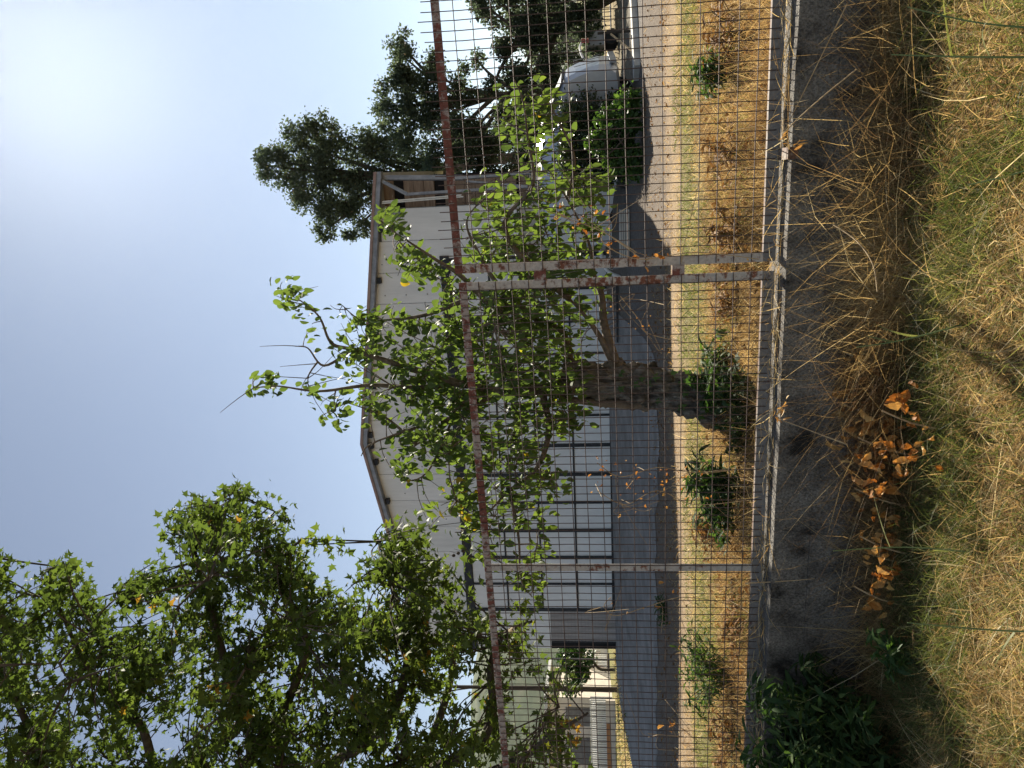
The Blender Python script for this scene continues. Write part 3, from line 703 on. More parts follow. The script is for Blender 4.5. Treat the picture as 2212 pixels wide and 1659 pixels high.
blobs = [(870, 850, 105, 80, 42), (790, 840, 55, 50, 12), (715, 872, 35, 40, 8), (840, 705, 75, 60, 30), (768, 690, 32, 30, 8), (632, 642, 28, 32, 9), (612, 628, 18, 26, 5), (565, 828, 22, 30, 8), (740, 760, 35, 30, 8), (690, 700, 20, 20, 3), (660, 845, 18, 20, 3), (960, 780, 105, 90, 44), (1000, 900, 105, 95, 52),
         (1080, 700, 105, 95, 86), (1100, 800, 110, 85, 60), (1080, 910, 100, 90, 52), (1180, 700, 80, 75, 48), (1180, 880, 65, 60, 22), (1225, 905, 35, 40, 8), (930, 600, 75, 60, 20), (850, 510, 40, 55, 12), (830, 470, 26, 30, 6), (905, 560, 50, 40, 8), (1060, 540, 70, 60, 22), (1130, 560, 75, 60, 26), (1100, 480, 60, 60, 20),
         (1200, 480, 75, 70, 28), (1250, 420, 55, 50, 15), (1285, 385, 26, 30, 6), (1150, 390, 60, 40, 12), (1130, 210, 50, 50, 10), (1180, 265, 55, 50, 10), (1150, 300, 60, 50, 12), (1095, 245, 40, 50, 8), (1060, 430, 50, 50, 10), (1280, 470, 26, 40, 6), (1220, 560, 60, 50, 18), (1270, 640, 30, 50, 9),
         (1030, 1050, 75, 55, 24), (1130, 1000, 60, 60, 18), (975, 1120, 60, 45, 16), (1150, 1070, 50, 45, 12), (1080, 1130, 45, 50, 9), (1040, 1190, 36, 36, 6), (1110, 1240, 36, 30, 8), (1145, 1255, 25, 25, 4), (1160, 1120, 36, 40, 6), (900, 975, 60, 50, 16), (870, 1020, 26, 30, 6), (1200, 1040, 30, 40, 5), (1000, 990, 60, 40, 12), (1165, 1185, 20, 30, 3),
         (1210, 780, 50, 60, 14), (1000, 690, 60, 60, 22), (1150, 620, 60, 50, 20), (900, 760, 60, 60, 16)]
cand = []
for bx, by, rx, ry, n in blobs:
    for _ in range(max(1, n//9)):
        i0 = 6.75 if by > 500 else 6.75-(500-by)*.0028
        cand.append(W(bx+random.uniform(-.5, .5)*rx, by+random.uniform(-.5, .5)*ry, random.gauss(i0, .3)*OS))
sk = fill_branches(sk, cand, M['twig'], ft, .015, .06, 1.5)
tips = []; dirs = []; tb = []; tw = MB()
for bx, by, rx, ry, n in blobs:
    n = int(n*(1.12 if n > 20 else 1.0))
    for _ in range(n):
        while True:
            a, b = random.uniform(-1, 1), random.uniform(-1, 1)
            if a*a+b*b < 1: break
        x, y = bx+a*rx, by+b*ry
        i0 = 6.75 if y > 500 else 6.75-(500-y)*.0028
        p = W(x, y, random.gauss(i0, .42)*OS); i, dd = nearest(sk, p)
        dv = p-sk[i]; dv = dv/(np.linalg.norm(dv)+1e-6)+np.array([.35, 0, .1]); dv /= np.linalg.norm(dv)
        yel = .42 if (915 < x < 1010 and 1040 < y < 1125 and random.random() < .55) else 0
        tips.append(p); dirs.append(dv); tb.append(random.gauss(.45, .12)+yel)
        if dd > .85: tips.pop(); dirs.pop(); tb.pop(); continue
        if dd < .85: tw.tube(catmull([sk[i], (sk[i]+p)/2+np.array([0, 0, .03]), p], 2), [.006, .005, .004, .0035, .003], 4, False)
for _ in range(46):                                # bare twigs at the edge of the crown
    i = random.randrange(len(sk)); p = sk[i]; dv = np.array([random.gauss(.3, .6), random.gauss(0, .5), random.gauss(.6, .5)]); dv /= np.linalg.norm(dv); l = random.uniform(.2, .5)
    tw.tube(catmull([p, p+dv*l*.5+np.array([0, 0, .02]), p+dv*l+np.array([random.gauss(0, .05), 0, random.gauss(0, .05)])], 3), list(np.linspace(.006, .002, 7)), 4, False)
tag(tw.build('twig', M['twig'], ft), kind='stuff')
pos, fwd, nrm, sz, ti = spray_leaves(tips, dirs, 6.0, .108, .9, .22, tb, .062, .5)
split_leaves(T_OVAL, pos, fwd, nrm, sz, ti, M['fruit_leaf'], ft)
# ivy on the trunk
for k in range(34):
    q = random.uniform(0.05, .75); i = int(q*(len(trk)-1)); c = trk[i]*(1-(q*(len(trk)-1)-i))+trk[min(i+1, len(trk)-1)]*(q*(len(trk)-1)-i)
    p = c+np.array([random.uniform(-.18, .2), -.24, random.uniform(-.03, .03)])
    leaf_parts(T_LOBE, p[None], np.array([[random.gauss(0, .5), -.3, -1]]), np.array([[random.gauss(0, .3), -1, .3]]), np.array([random.uniform(.05, .085)]), np.array([random.uniform(.3, .9)]), M['shrub_leaf'], ft, 'ivy_leaf', 1)

# --- background trees: crown = many clumps of small leaves
def far_tree(name, label, cat, base, clumps, n_leaf, lsize, mat, trunk_r, seed, group=None, core=False):
    r = np.random.default_rng(seed); base = np.array(base, float)
    tr = thing(name, label, cat, base, group)
    top = np.array([np.mean([c[0] for c in clumps]), np.mean([c[1] for c in clumps]), max(c[2] for c in clumps)])
    mb = MB(); mid = base*.5+top*.5
    if trunk_r:
        mb.tube(catmull([base-[0, 0, .2], base*.75+top*.25+r.normal(0, .15, 3), mid+r.normal(0, .2, 3), base*.2+top*.8], 5), list(np.linspace(trunk_r, trunk_r*.25, 16)), 10); mb.build('trunk', M['dark_bark'], tr, smooth=True)
        for c in clumps:
            c3 = np.array(c[:3]); s0 = base+(top-base)*min(.75, max(.15, (c3[2]-base[2])/(top[2]-base[2]+.01)*.7))
            mb = MB(); mb.tube(catmull([s0, (s0+c3)/2+[0, 0, .2], c3], 4), list(np.linspace(trunk_r*.4, .03, 9)), 6); mb.build('limb', M['dark_bark'], tr, smooth=True)
    wts = np.array([c[3]**2 for c in clumps]); wts /= wts.sum(); P = []
    for c, wt in zip(clumps, wts):
        n = int(n_leaf*wt); nsub = max(6, int(c[3]**2*9)); subs = r.normal(size=(nsub, 3)); subs = subs/np.linalg.norm(subs, axis=1, keepdims=True)*(r.random((nsub, 1))**.45)*c[3]*[1, .9, .85]
        which = r.integers(0, nsub, n); q = subs[which]+r.normal(size=(n, 3))*(.20*c[3]**.6)
        P.append(q+np.array(c[:3]))
    P = np.concatenate(P); P = P[P[:, 2] > base[2]+.02]; n = len(P)
    V, F, tt = leaf_arrays(T_DIA, P, r.normal(size=(n, 3))+[0, 0, -.3], r.normal(size=(n, 3)), lsize*r.uniform(.6, 1.35, n), np.clip(r.normal(.45, .22, n), 0, 1))
    tag(bulk('foliage', V, F, mat, tt, tr, base), kind='stuff')
    return tr
def clump(x, y, Y, rpx): p = W(x, y, Y); return (p[0], p[1], p[2], rpx*Y/FPX)
Y1 = 40
far_tree('tall_tree', 'tall dark tree rising above the right end of the hall roof', 'tree', (12.5, 41, .1),
         [clump(560, 355, Y1, 32), clump(610, 350, Y1, 50), clump(650, 310, Y1, 55), clump(660, 400, Y1, 60), clump(720, 370, Y1, 70), clump(700, 280, Y1, 45), clump(720, 450, Y1, 55), clump(700, 500, Y1, 28), clump(770, 430, Y1, 60), clump(780, 330, Y1, 60), clump(840, 330, Y1, 60), clump(850, 420, Y1, 60), clump(755, 505, Y1, 22), clump(920, 350, Y1, 60), clump(790, 490, Y1, 24)],
         30000, .19, M['far_leaf'], .35, 3)
Y2 = 31
far_tree('tall_tree', 'dark bushy tree right of the hall, its crown just left of the open sky gap', 'tree', (13.0, 31.5, .1),
         [clump(860, 90, Y2, 30), clump(880, 130, Y2, 45), clump(850, 180, Y2, 45), clump(830, 230, Y2, 40), clump(900, 200, Y2, 60), clump(880, 270, Y2, 55), clump(960, 250, Y2, 65), clump(940, 160, Y2, 45), clump(1000, 190, Y2, 40), clump(1020, 290, Y2, 60), clump(960, 330, Y2, 50), clump(1060, 340, Y2, 60), clump(1090, 270, Y2, 45), clump(1030, 130, Y2, 20), clump(1100, 380, Y2, 40), clump(1000, 390, Y2, 40)],
         23000, .155, M['far_leaf'], .28, 5)
Y3 = 27
far_tree('tall_tree', 'dark tree at the right edge overhanging the silver vehicle', 'tree', (14.6, 27.5, .1),
         [clump(1060, 20, Y3, 45), clump(1060, -40, Y3, 60), clump(1110, 60, Y3, 50), clump(1090, 120, Y3, 32), clump(1150, 10, Y3, 60), clump(1160, 90, Y3, 60), clump(1130, 170, Y3, 40), clump(1180, 160, Y3, 50), clump(1220, 60, Y3, 50), clump(1220, -10, Y3, 60), clump(1170, 240, Y3, 50), clump(1060, 200, Y3, 24), clump(1140, 300, Y3, 50), clump(1280, 20, Y3, 45), clump(1270, 100, Y3, 30)],
         22000, .14, M['far_leaf'], .25, 9)
wd_ = far_tree('wood', 'dark wood closing the view behind the silver vehicle and the hall', 'wood', (17, 50, .1), [clump(x_, y_, 50, r_) for x_, y_, r_ in ((1190, -60, 60), (1130, 40, 50), (1200, 60, 60), (1180, 150, 50), (1120, 200, 50), (1200, 240, 50), (1150, 300, 55), (1080, 300, 50), (1120, 390, 55), (1200, 340, 50), (1210, 430, 45), (1060, 420, 40), (1230, 130, 40), (1000, 330, 50), (1010, 420, 40), (940, 420, 40))], 26000, .26, M['far_leaf'], 0, 21)
# hedge of ivy in front of the vehicle, shrub at its foot, citrus trees far left
def box_clumps(ca, cb, r, step):
    out = []; a = np.array(ca); b = np.array(cb); n = [max(1, int(abs(b[i]-a[i])/step)+1) for i in range(3)]
    for i in range(n[0]):
        for j in range(n[1]):
            for k in range(n[2]):
                q = [(a[m]+(b[m]-a[m])*((i, j, k)[m]/max(1, n[m]-1))) for m in range(3)]; out.append((*q, r))
    return out
hz = zg(6.4, 18.6)
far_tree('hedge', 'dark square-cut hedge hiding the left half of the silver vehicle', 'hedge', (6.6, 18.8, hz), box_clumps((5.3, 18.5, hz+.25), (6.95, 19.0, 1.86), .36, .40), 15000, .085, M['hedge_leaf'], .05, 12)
sb = onground(1392, 262)
far_tree('green_shrub', 'fresh green feathery shrub at the foot of the dark hedge', 'shrub', sb,
         [(sb[0]+dx, sb[1]+dy, sb[2]+z, r) for dx, dy, z, r in ((0, 0, .3, .32), (-.5, .1, .45, .34), (.4, .1, .4, .3), (-.2, .3, .85, .3), (.6, .3, .3, .22), (-.75, .3, .75, .26), (.3, .4, .8, .26), (-.95, .2, .3, .26), (-.4, .3, 1.1, .2))], 4200, .12, M['shrub_leaf'], .03, 14)
far_tree('orange_tree', 'dark green rounded tree beyond the hall corner, left of the doorway', 'tree', (-18.0, 46, .1),
         [clump(1235, y, 46, r) for y, r in ((1410, 28), (1440, 32), (1470, 30))]+[clump(1262, 1425, 46, 22), clump(1255, 1460, 46, 24), clump(1220, 1425, 46, 20)], 3600, .22, M['orange_leaf'], .12, 16)

# ------------------------------------------------------------------ silver vehicle by the hedge
vd = np.array([.86, -.51, 0]); vs = np.array([.51, .86, 0]); vn = np.array([8.42, 19.3, 0]); vz = zg(8.0, 20)
van = thing('silver_vehicle', 'silver-blue vehicle with a sloping bright windscreen parked behind the dark hedge', 'van', (7.5, 20, vz))
def VP(f, s, z): return vn+vd*f+vs*s+np.array([0, 0, vz+z])
prof = [(-.35, .42), (-.05, .48), (.05, .62), (.06, .95), (.0, 1.25), (-.10, 1.55), (-.20, 1.78), (-.34, 1.90), (-1.55, 2.52), (-2.2, 2.72), (-4.6, 2.74), (-4.8, 2.5), (-4.85, .5), (-4.3, .42)]
mb = MB()
secs = [(-.95, .94), (-.80, .985), (-.5, 1.0), (0, 1.0), (.5, 1.0), (.95, .94)]
nP = len(prof); cz = 1.5
for s_, k_ in secs:
    for f, z in prof:
        drop = max(0, z-1.92)/.8*(.62*(abs(s_)/.95)**2)
        mb.v.append(tuple(VP(-2.4+(f+2.4)*k_, s_, cz+(z-drop-cz)*k_)))
tb_ = MB(); tb_.v = list(mb.v)
for i in range(len(secs)-1):
    for j in range(nP):
        j2 = (j+1) % nP; (tb_ if j in (8, 9, 10) else mb).f.append((i*nP+j, i*nP+j2, (i+1)*nP+j2, (i+1)*nP+j))
tb_.build('roof', M['bright_metal'], van)
mb.f.append(tuple(range(nP))[::-1]); mb.f.append(tuple(5*nP+j for j in range(nP)))
mb.build('body', M['van_paint'], van)
mb = MB(); a, b = (-.36, 1.905), (-1.53, 2.515)
mb.prism([VP(a[0]+.01, -.84, a[1]+.012), VP(a[0]+.01, .84, a[1]+.012), VP(b[0], .78, b[1]+.012), VP(b[0], -.78, b[1]+.012)], (0, 0, .02)); mb.build('windscreen', M['bright_metal'], van)
mb = MB(); mb.bar(VP(-.29, -.93, 1.90), VP(-.29, .93, 1.90), .07, .05); mb.build('trim_strip', M['black_frame'], van)
mb = MB(); mb.prism([VP(-.9, -.958, 1.45), VP(-1.2, -.958, 1.80), VP(-2.8, -.958, 1.80), VP(-2.8, -.958, 1.45)], -vs*.01); mb.build('side_window', M['glass'], van)
mb = MB(); mb.tube(catmull([VP(.03, .70, 1.35), VP(.14, .78, 1.40), VP(.28, .86, 1.42), VP(.38, .92, 1.36)], 4), .03, 8); mr_ = mb.build('mirror_arm', M['white_paint'], van)
mb = MB(); mb.obox(VP(.42, .94, 1.28), vd, vs, (0, 0, 1), .05, .09, .1); mb.build('mirror', M['red_paint'], van)
mb = MB(); mb.bar(VP(.08, -.9, .60), VP(.08, .9, .60), .06, .16); mb.build('bumper', M['steel_grey'], van)
for yv in (-.55, .1, .6):  # thin dark bars stand in for diagonal shadow and reflection lines
    mb = MB(); mb.tube([VP(.01, yv-.35, 1.6), VP(.075, yv+.1, .9)], .008, 6); mb.build('shadow_line', M['steel_grey'], van)
for f in (-.9, -3.9):
    for s_ in (-.86, .86):
        c = VP(f, s_, .36); mb = MB(); mb.lathe(c-vs*.1, vs, [(.2, 0), (.34, .0), (.36, .04), (.36, .16), (.34, .2), (.2, .2)], 20); wh = mb.build('wheel', M['rubber'], van)
        mb = MB(); mb.lathe(c-vs*.115, vs, [(.02, 0), (.2, .0), (.2, .23), (.02, .23)], 14); mb.build('rim', M['steel_grey'], wh)
# small cart, prop and gate further back
cb = np.array([12.5, 27.0, zg(12.5, 27)])
ct = thing('grey_cart', 'small grey box cart on dark wheels, right of the silver vehicle', 'cart', cb)
mb = MB(); mb.obox(cb+[0, 0, .78], (1, 0, 0), (0, 1, 0), (0, 0, 1), .27, .3, .27); mb.obox(cb+[0, 0, 1.08], (1, 0, 0), (0, 1, 0), (0, 0, 1), .29, .32, .03); mb.build('box', M['grey_block'], ct)
for s_ in (-.3, .3):
    mb = MB(); mb.lathe(cb+[0, s_-.04, .26], (0, 1, 0), [(.05, 0), (.26, 0), (.26, .08), (.05, .08)], 18); mb.build('wheel', M['rubber'], ct)
mb = MB(); mb.tube([cb+[-.25, 0, .5], cb+[.25, 0, .5]], .06, 8); mb.build('frame', M['black_frame'], ct)
gt = thing('metal_gate', 'grey barred gate with a solid plate, under the trees at the right edge', 'gate', (14.5, 29.2, zg(14.5, 29.2)))
gz = zg(14.5, 29.2)
for i in range(34):
    mb = MB(); xx = 11.6+i*.18; mb.bar((xx, 29.2, gz+.08), (xx, 29.2, gz+2.3), .025); mb.build('bar', M['steel_grey'], gt)
for z in (.12, 1.2, 2.28): mb = MB(); mb.bar((11.5, 29.16, gz+z), (17.7, 29.16, gz+z), .04, .05); mb.build('rail', M['steel_grey'], gt)
mb = MB(); mb.obox((14.1, 29.1, gz+1.25), (1, 0, 0), (0, 1, 0), (0, 0, 1), .55, .02, .75); mb.build('plate', M['grey_block'], gt)
mb = MB(); a = W(1320, 77, 22); a[2] = 0; p0 = W(1366, 118, 19.0); p1 = W(1320, 74, 20.5); p0[2] = zg(p0[0], p0[1])
st = thing('leaning_pole', 'thin brown pole leaning by the right edge beyond the pale kerb', 'pole', p0)
mb = MB(); mb.tube([p0, p1], .03, 8); mb.build('shaft', M['tan_stick'], st)
mb = MB(); q = W(1318, 70, 20.6); mb.tube([(q[0], q[1], zg(q[0], q[1])), q+[0, 0, .35]], .04, 8); mb.build('post', M['pole_wood'], st)
# pale kerb
a = onground(1383, 150); b = onground(1372, -60)
kb = thing('pale_kerb', 'pale concrete kerb lying in the sun at the right edge', 'kerb', (a+b)/2)
mb = MB(); a2 = a+[0, 0, .0]; nK = 7
for i in range(nK):
    u = a+(b-a)*i/nK; v = a+(b-a)*(i+.985)/nK
    mb = MB(); mb.bar(u+[0, .2, .07], v+[0, .2, .07], .5, .14); mb.build('kerb_stone', M['kerb'], kb)
# grooved plank, bucket, bent tube, slatted rack
a = onground(1362, 452); b = onground(1362, 556)
pk = thing('grooved_plank', 'pale grooved plank lying on the apron before the hall\'s right end', 'plank', (a+b)/2)
dd = (b-a)/np.linalg.norm(b-a)
for k in range(5):
    mb = MB(); mb.bar(a+[0, 0, .05+.052*k], b+[0, 0, .05+.052*k], .12, .032); mb.build('rib', M['kerb'], pk)
mb = MB(); mb.bar(a+[0, .02, .15], b+[0, .02, .15], .06, .26); mb.build('web', M['steel_grey'], pk)
p = onground(1352, 566)
bk = thing('bucket', 'grey bucket standing by the bent pale tube on the apron', 'bucket', p)
mb = MB(); mb.lathe(p, (0, 0, 1), [(.13, 0), (.14, .02), (.18, .34), (.19, .34), (.17, .34), (.13, .04)], 18); mb.build('pail', M['steel_grey'], bk)
mb = MB(); mb.tube([p+[.18*math.cos(t), 0, .34+.16*math.sin(t)] for t in np.linspace(0, math.pi, 10)], .006, 6); mb.build('handle', M['pale_tube'], bk)
p = onground(1340, 590)
bt = thing('bent_tube', 'bent pale tube curving up from the apron beside the bucket', 'tube', p)
mb = MB(); mb.tube(catmull([p+[-.1, 0, .0], p+[.0, 0, .25], p+[.22, .05, .42], p+[.7, .2, .52], p+[1.25, .4, .58]], 5), .05, 10); mb.build('tube', M['pale_tube'], bt)
p = onground(1338, 675)
rk = thing('slatted_rack', 'dark slatted rack lying against the hall foot between the branches', 'rack', p)
for i in range(9):
    c = p+E_*(.17*(i-4)); mb = MB(); mb.bar(c+[.1, 0, .05], c+[-.05, .22, .42], .05, .03); mb.build('slat', M['board'], rk)
for z, s_ in ((.06, 0), (.43, .22)):
    mb = MB(); c = p+N_*s_; mb.bar(c-E_*.85+[0, .03, z], c+E_*.85+[0, .03, z], .05, .05); mb.build('rail', M['black_frame'], rk)
# hose across the yard
hp = [onground(1594, y)+[0, 0, .045] for y in (1750, 1659, 1560, 1470, 1380, 1290, 1215)]
mb = MB(); mb.tube(catmull(hp, 5), .026, 8)
tag(mb.build('garden_hose', M['hose'], None, hp[3], True), 'thick black hose lying across the dry grass, left of the topped tree', 'hose')
hp = [onground(1600-(800-y)*-.01, y)+[0, 0, .04] for y in (790, 700, 600, 520, 440)]
mb = MB(); mb.tube(catmull(hp, 5), .02, 8)
tag(mb.build('garden_hose', M['hose'], None, hp[2], True), 'black hose end lying in the dry grass, right of the topped tree', 'hose')

# ------------------------------------------------------------------ far left: poles, house, fence, car
p = np.array([-15.31, 36.56, .05])
po = thing('utility_pole', 'dark wooden utility pole rising beside the far house', 'pole', p)
mb = MB(); mb.tube([p, p+[.02, 0, 4], p+[.0, 0, 8.6]], [.13, .11, .085], 10); mb.build('shaft', M['pole_wood'], po)
p = np.array([-13.6, 36.0, .1])
p2 = thing('steel_post', 'thin steel post between the hall corner and the utility pole', 'post', p)
mb = MB(); mb.tube([p, p+[0, 0, 5.4]], .045, 8); mb.build('shaft', M['steel_grey'], p2)
mb = MB(); mb.obox(p+[0, 0, 5.45], (1, 0, 0), (0, 1, 0), (0, 0, 1), .08, .08, .06); mb.build('cap', M['steel_grey'], p2)
YH = 56.0
def HB(x, y, dy=0): q = W(x, y, YH+dy); return q
ho = thing('white_house', 'low cream house with grey shutters behind the white railings at far left', 'house', (-26, YH, .1))
xl = HB(1300, 1760)[0]; xr = HB(1280, 1508)[0]; zt1 = HB(1185, 1560)[2]
mb = MB(); mb.obox(((xl+xr)/2, YH+3, zt1/2), (1, 0, 0), (0, 1, 0), (0, 0, 1), (xr-xl)/2, 3, zt1/2); mb.build('wall', M['cream'], ho)
mb = MB(); mb.obox(((xl+xr)/2, YH+2.8, zt1+.12), (1, 0, 0), (0, 1, 0), (0, 0, 1), (xr-xl)/2+.5, 3.6, .12); rf_ = mb.build('roof', M['roof'], ho)
for ya, yb in ((1527, 1568), (1592, 1650), (1680, 1740)):
    a = HB(1222, ya); b = HB(1276, yb)
    mb = MB(); mb.obox(((a[0]+b[0])/2, YH-.03, (a[2]+b[2])/2), (1, 0, 0), (0, 1, 0), (0, 0, 1), abs(a[0]-b[0])/2, .05, abs(a[2]-b[2])/2); wi = mb.build('shutter', M['shutter'], ho)
    for i in range(9):
        z = b[2]+(a[2]-b[2])*(i+.5)/9; mb = MB(); mb.obox(((a[0]+b[0])/2, YH-.10, z), (1, 0, 0), (0, 1, 0), (0, 0, 1), abs(a[0]-b[0])/2-.05, .02, abs(a[2]-b[2])/20); mb.build('slat', M['shutter'], wi)
YF = 50.0; xa = W(1300, 1780, YF)[0]; xb = W(1300, 1512, YF)[0]
fr = thing('white_railing', 'white railing of upright pickets on a low wall before the cream house', 'railing', ((xa+xb)/2, YF, .1))
zt2 = W(1277, 1560, YF)[2]; zb2 = W(1309, 1560, YF)[2]
nk = 58
for i in range(nk):
    xx = xa+(xb-xa)*i/(nk-1); mb = MB(); mb.bar((xx, YF, zb2), (xx, YF, zt2), .085, .05); mb.build('picket', M['white_paint'], fr)
mb = MB(); mb.bar((xa, YF, zt2+.03), (xb, YF, zt2+.03), .09, .07); mb.build('rail', M['white_paint'], fr)
mb = MB(); mb.bar((xa, YF+.02, zb2/2), (xb, YF+.02, zb2/2), .2, zb2); mb.build('base_wall', M['cream'], fr)
mb = MB(); xo = W(1300, 1562, YF)[0]; mb.bar((xa, YF-.1, zb2-.16), (xo, YF-.1, zb2-.16), .06, .26); mb.build('tile_band', M['terracotta'], fr)
mb = MB(); mb.bar((xa, YF+.5, 1.0), (xb, YF+.5, 1.0), .1, 1.2+.3); mb.build('back_wall', M['grey_block'], fr)
YG = 62.0; xa = W(1300, 1500, YG)[0]; xb = W(1300, 1412, YG)[0]; zt2 = W(1268, 1450, YG)[2]; zb2 = W(1312, 1450, YG)[2]
fr2 = thing('cream_railing', 'cream barred railing between the utility pole and the hall corner', 'railing', ((xa+xb)/2, YG, .1))
for i in range(26):
    xx = xa+(xb-xa)*i/25; mb = MB(); mb.bar((xx, YG, zb2), (xx, YG, zt2), .07, .07); mb.build('bar', M['white_paint'], fr2)
for z in (zb2, (zb2+zt2)/2, zt2): mb = MB(); mb.bar((xa, YG-.05, z), (xb, YG-.05, z), .08, .07); mb.build('rail', M['cream'], fr2)
mb = MB(); mb.bar((xa, YG+.1, zb2/2), (xb, YG+.1, zb2/2), .2, zb2); mb.build('base_wall', M['grey_block'], fr2)
oh = thing('outbuilding', 'small pale blue and white building behind the cream railing', 'building', W(1318, 1440, 70)); WL = W(1318, 1440, 70)
mb = MB(); zz0 = W(1262, 1440, 70)[2]; mb.obox((WL[0], 71.5, zz0/2), (1, 0, 0), (0, 1, 0), (0, 0, 1), 1.9, 1.5, zz0/2); mb.build('wall', M['white_paint'], oh)
mb = MB(); mb.obox((WL[0], 71.4, zz0+.1), (1, 0, 0), (0, 1, 0), (0, 0, 1), 2.1, 1.8, .1); mb.build('roof', M['roof'], oh)
for dx in (-1.0, .2, 1.1): mb = MB(); mb.obox((WL[0]+dx, 69.97, zz0*.55), (1, 0, 0), (0, 1, 0), (0, 0, 1), .32, .03, .5); mb.build('window', M['glass'], oh)
cp = W(1318, 1484, 69); cp[2] = .1
car = thing('red_car', 'small red car parked before the cream railing', 'car', cp)
pf = [(-1.9, .3), (-1.95, .75), (-1.7, .85), (-1.1, .92), (-.6, 1.4), (.6, 1.42), (1.2, .95), (1.85, .85), (1.95, .55), (1.9, .3)]
mb = MB(); mb.prism([cp+[f*.35, f*.9-.75, z] for f, z in pf], (1.2, -.4, 0)); mb.build('body', M['red_paint'], car)
mb = MB(); mb.prism([cp+[f*.35+.08, f*.9-.79, z] for f, z in ((-1.05, .97), (-.6, 1.33), (.5, 1.35), (1.05, .97))], (1.06, -.36, 0)); mb.build('window', M['glass'], car)
mb = MB(); mb.prism([cp+[.35*1.2-.0+.1, 1.08-.95, .98], cp+[.35*1.2+1.1, 1.08-1.25, .98], cp+[.3+1.05, .5-1.2, 1.38], cp+[.3+.1, .5-.85, 1.38]], (.02, -.05, .02)); mb.build('windscreen', M['glass'], car)
for f in (-1.2, 1.2):
    for o_ in ((-.02, -.73), (1.12, -1.12)):
        mb = MB(); mb.lathe(cp+[f*.35+o_[0], f*.9+o_[1], .3], (.95, -.3, 0), [(.05, 0), (.3, 0), (.3, .16), (.05, .16)], 14); mb.build('wheel', M['rubber'], car)

# ------------------------------------------------------------------ grass
def scatter(n, xr, yr, keep=None):
    P = np.stack([rng.uniform(*xr, n), rng.uniform(*yr, n)], 1)
    return P
def grounded(P): return np.array([[x, y, zg(x, y)] for x, y in P])
def vnoise(P, sc, off=0): return np.array([mnoise.noise(Vector((x*sc+off, y*sc, off))) for x, y in P])
def grass(name, P, lean, lmean, wmean, curve, tmean, tsd, mat, bias=None):
    B = grounded(P)-[0, 0, .012]; n = len(B)
    D = np.stack([rng.normal(0, lean, n), rng.normal(0, lean, n), np.ones(n)], 1)
    if bias is not None: D += bias
    D = nrmz(D); Ln = lmean*np.clip(rng.lognormal(0, .38, n), .3, 2.4); Wd = wmean*rng.uniform(.6, 1.4, n)
    tn = .38*vnoise(P, 1.3, 31)+.22*vnoise(P, 4.1, 17)
    V, F, tt = blades(B, D, Ln, Wd, curve*rng.uniform(.4, 1.6, n), np.clip(rng.normal(tmean, tsd, n)+tn, 0, 1))
    return V, F, tt
def merge(name, parts, mat):
    Vs = []; Fs = []; Ts = []; o = 0
    for V, F, t in parts: Vs.append(V); Fs.append(F+o); Ts.append(t); o += len(V)
    return tag(bulk(name, np.concatenate(Vs), np.concatenate(Fs), mat, np.concatenate(Ts)), kind='stuff')
def verge_pts(n, ymin=1.75, back=.12):
    P = scatter(int(n*1.9), (-2.9, 2.4), (ymin, 4.6)); fy = 3.80-.27*P[:, 0]-back
    ok = (P[:, 1] < fy) & (abs(P[:, 0]) < .62*P[:, 1]+.25); return P[ok][:n]
# verge: matted straw lying flat, short upright blades, long stems by the wall
P = verge_pts(52000); mat1 = grass('a', P, 1.5, .085, .0034, .5, .5, .2, None)
P = verge_pts(36000); mat2 = grass('b', P, .8, .075, .0032, .6, .55, .2, None)
P = verge_pts(2200); mat7 = grass('b', P, 1.3, .20, .0034, .5, .6, .25, None)
P = verge_pts(9000, 2.6); fy = 3.80-.27*P[:, 0]; P = P[(fy-P[:, 1] < .55)]; mat3 = grass('c', P, .6, .2, .0026, .4, .38, .2, None, np.array([.1, .35, 0]))
fall = np.stack([rng.uniform(-2.9, 2.4, 1400), np.zeros(1400)], 1); fall[:, 1] = 3.80-.27*fall[:, 0]-rng.uniform(.12, .3, 1400)
mat4 = grass('d', fall, .6, .32, .0020, .3, .3, .2, None, np.array([.25, .15, 0]))
tg = np.stack([np.concatenate([rng.normal(.25, .36, 5200), rng.normal(1.2, .4, 1600), rng.normal(-.7, .6, 1600)]), np.zeros(8400)], 1); tg[:, 1] = 3.80-.27*tg[:, 0]-rng.uniform(.19, .5, 8400)
mat5 = grass('e', tg, .8, .36, .0022, .4, .3, .24, None, np.array([.15, .22, 0]))
tg = np.stack([rng.uniform(-2.4, 1.9, 900), np.zeros(900)], 1); tg[:, 1] = 3.80-.27*tg[:, 0]-rng.uniform(-.12, .1, 900)
V, F, tt = blades(np.stack([tg[:, 0], tg[:, 1], np.full(900, .66)], 1), nrmz(np.stack([rng.normal(0, 1, 900), rng.normal(-.3, .8, 900), rng.uniform(.05, .9, 900)], 1)), rng.uniform(.06, .3, 900), rng.uniform(.002, .004, 900), np.full(900, .5), np.clip(rng.normal(.5, .25, 900), 0, 1)); mat6 = (V, F, tt)
merge('dry_verge_grass', [mat1, mat2, mat3, mat4, mat5, mat6, mat7], M['straw'])
P = verge_pts(100000); nz = vnoise(P, 1.7, 4)+.5*vnoise(P, 5, 8); P = P[(nz > .0) | (rng.random(len(P)) < .22)]; P = P[:54000]
g1 = grass('g', P, .7, .098, .0034, .6, .5, .25, None)
merge('green_verge_grass', [g1], M['green_blade'])
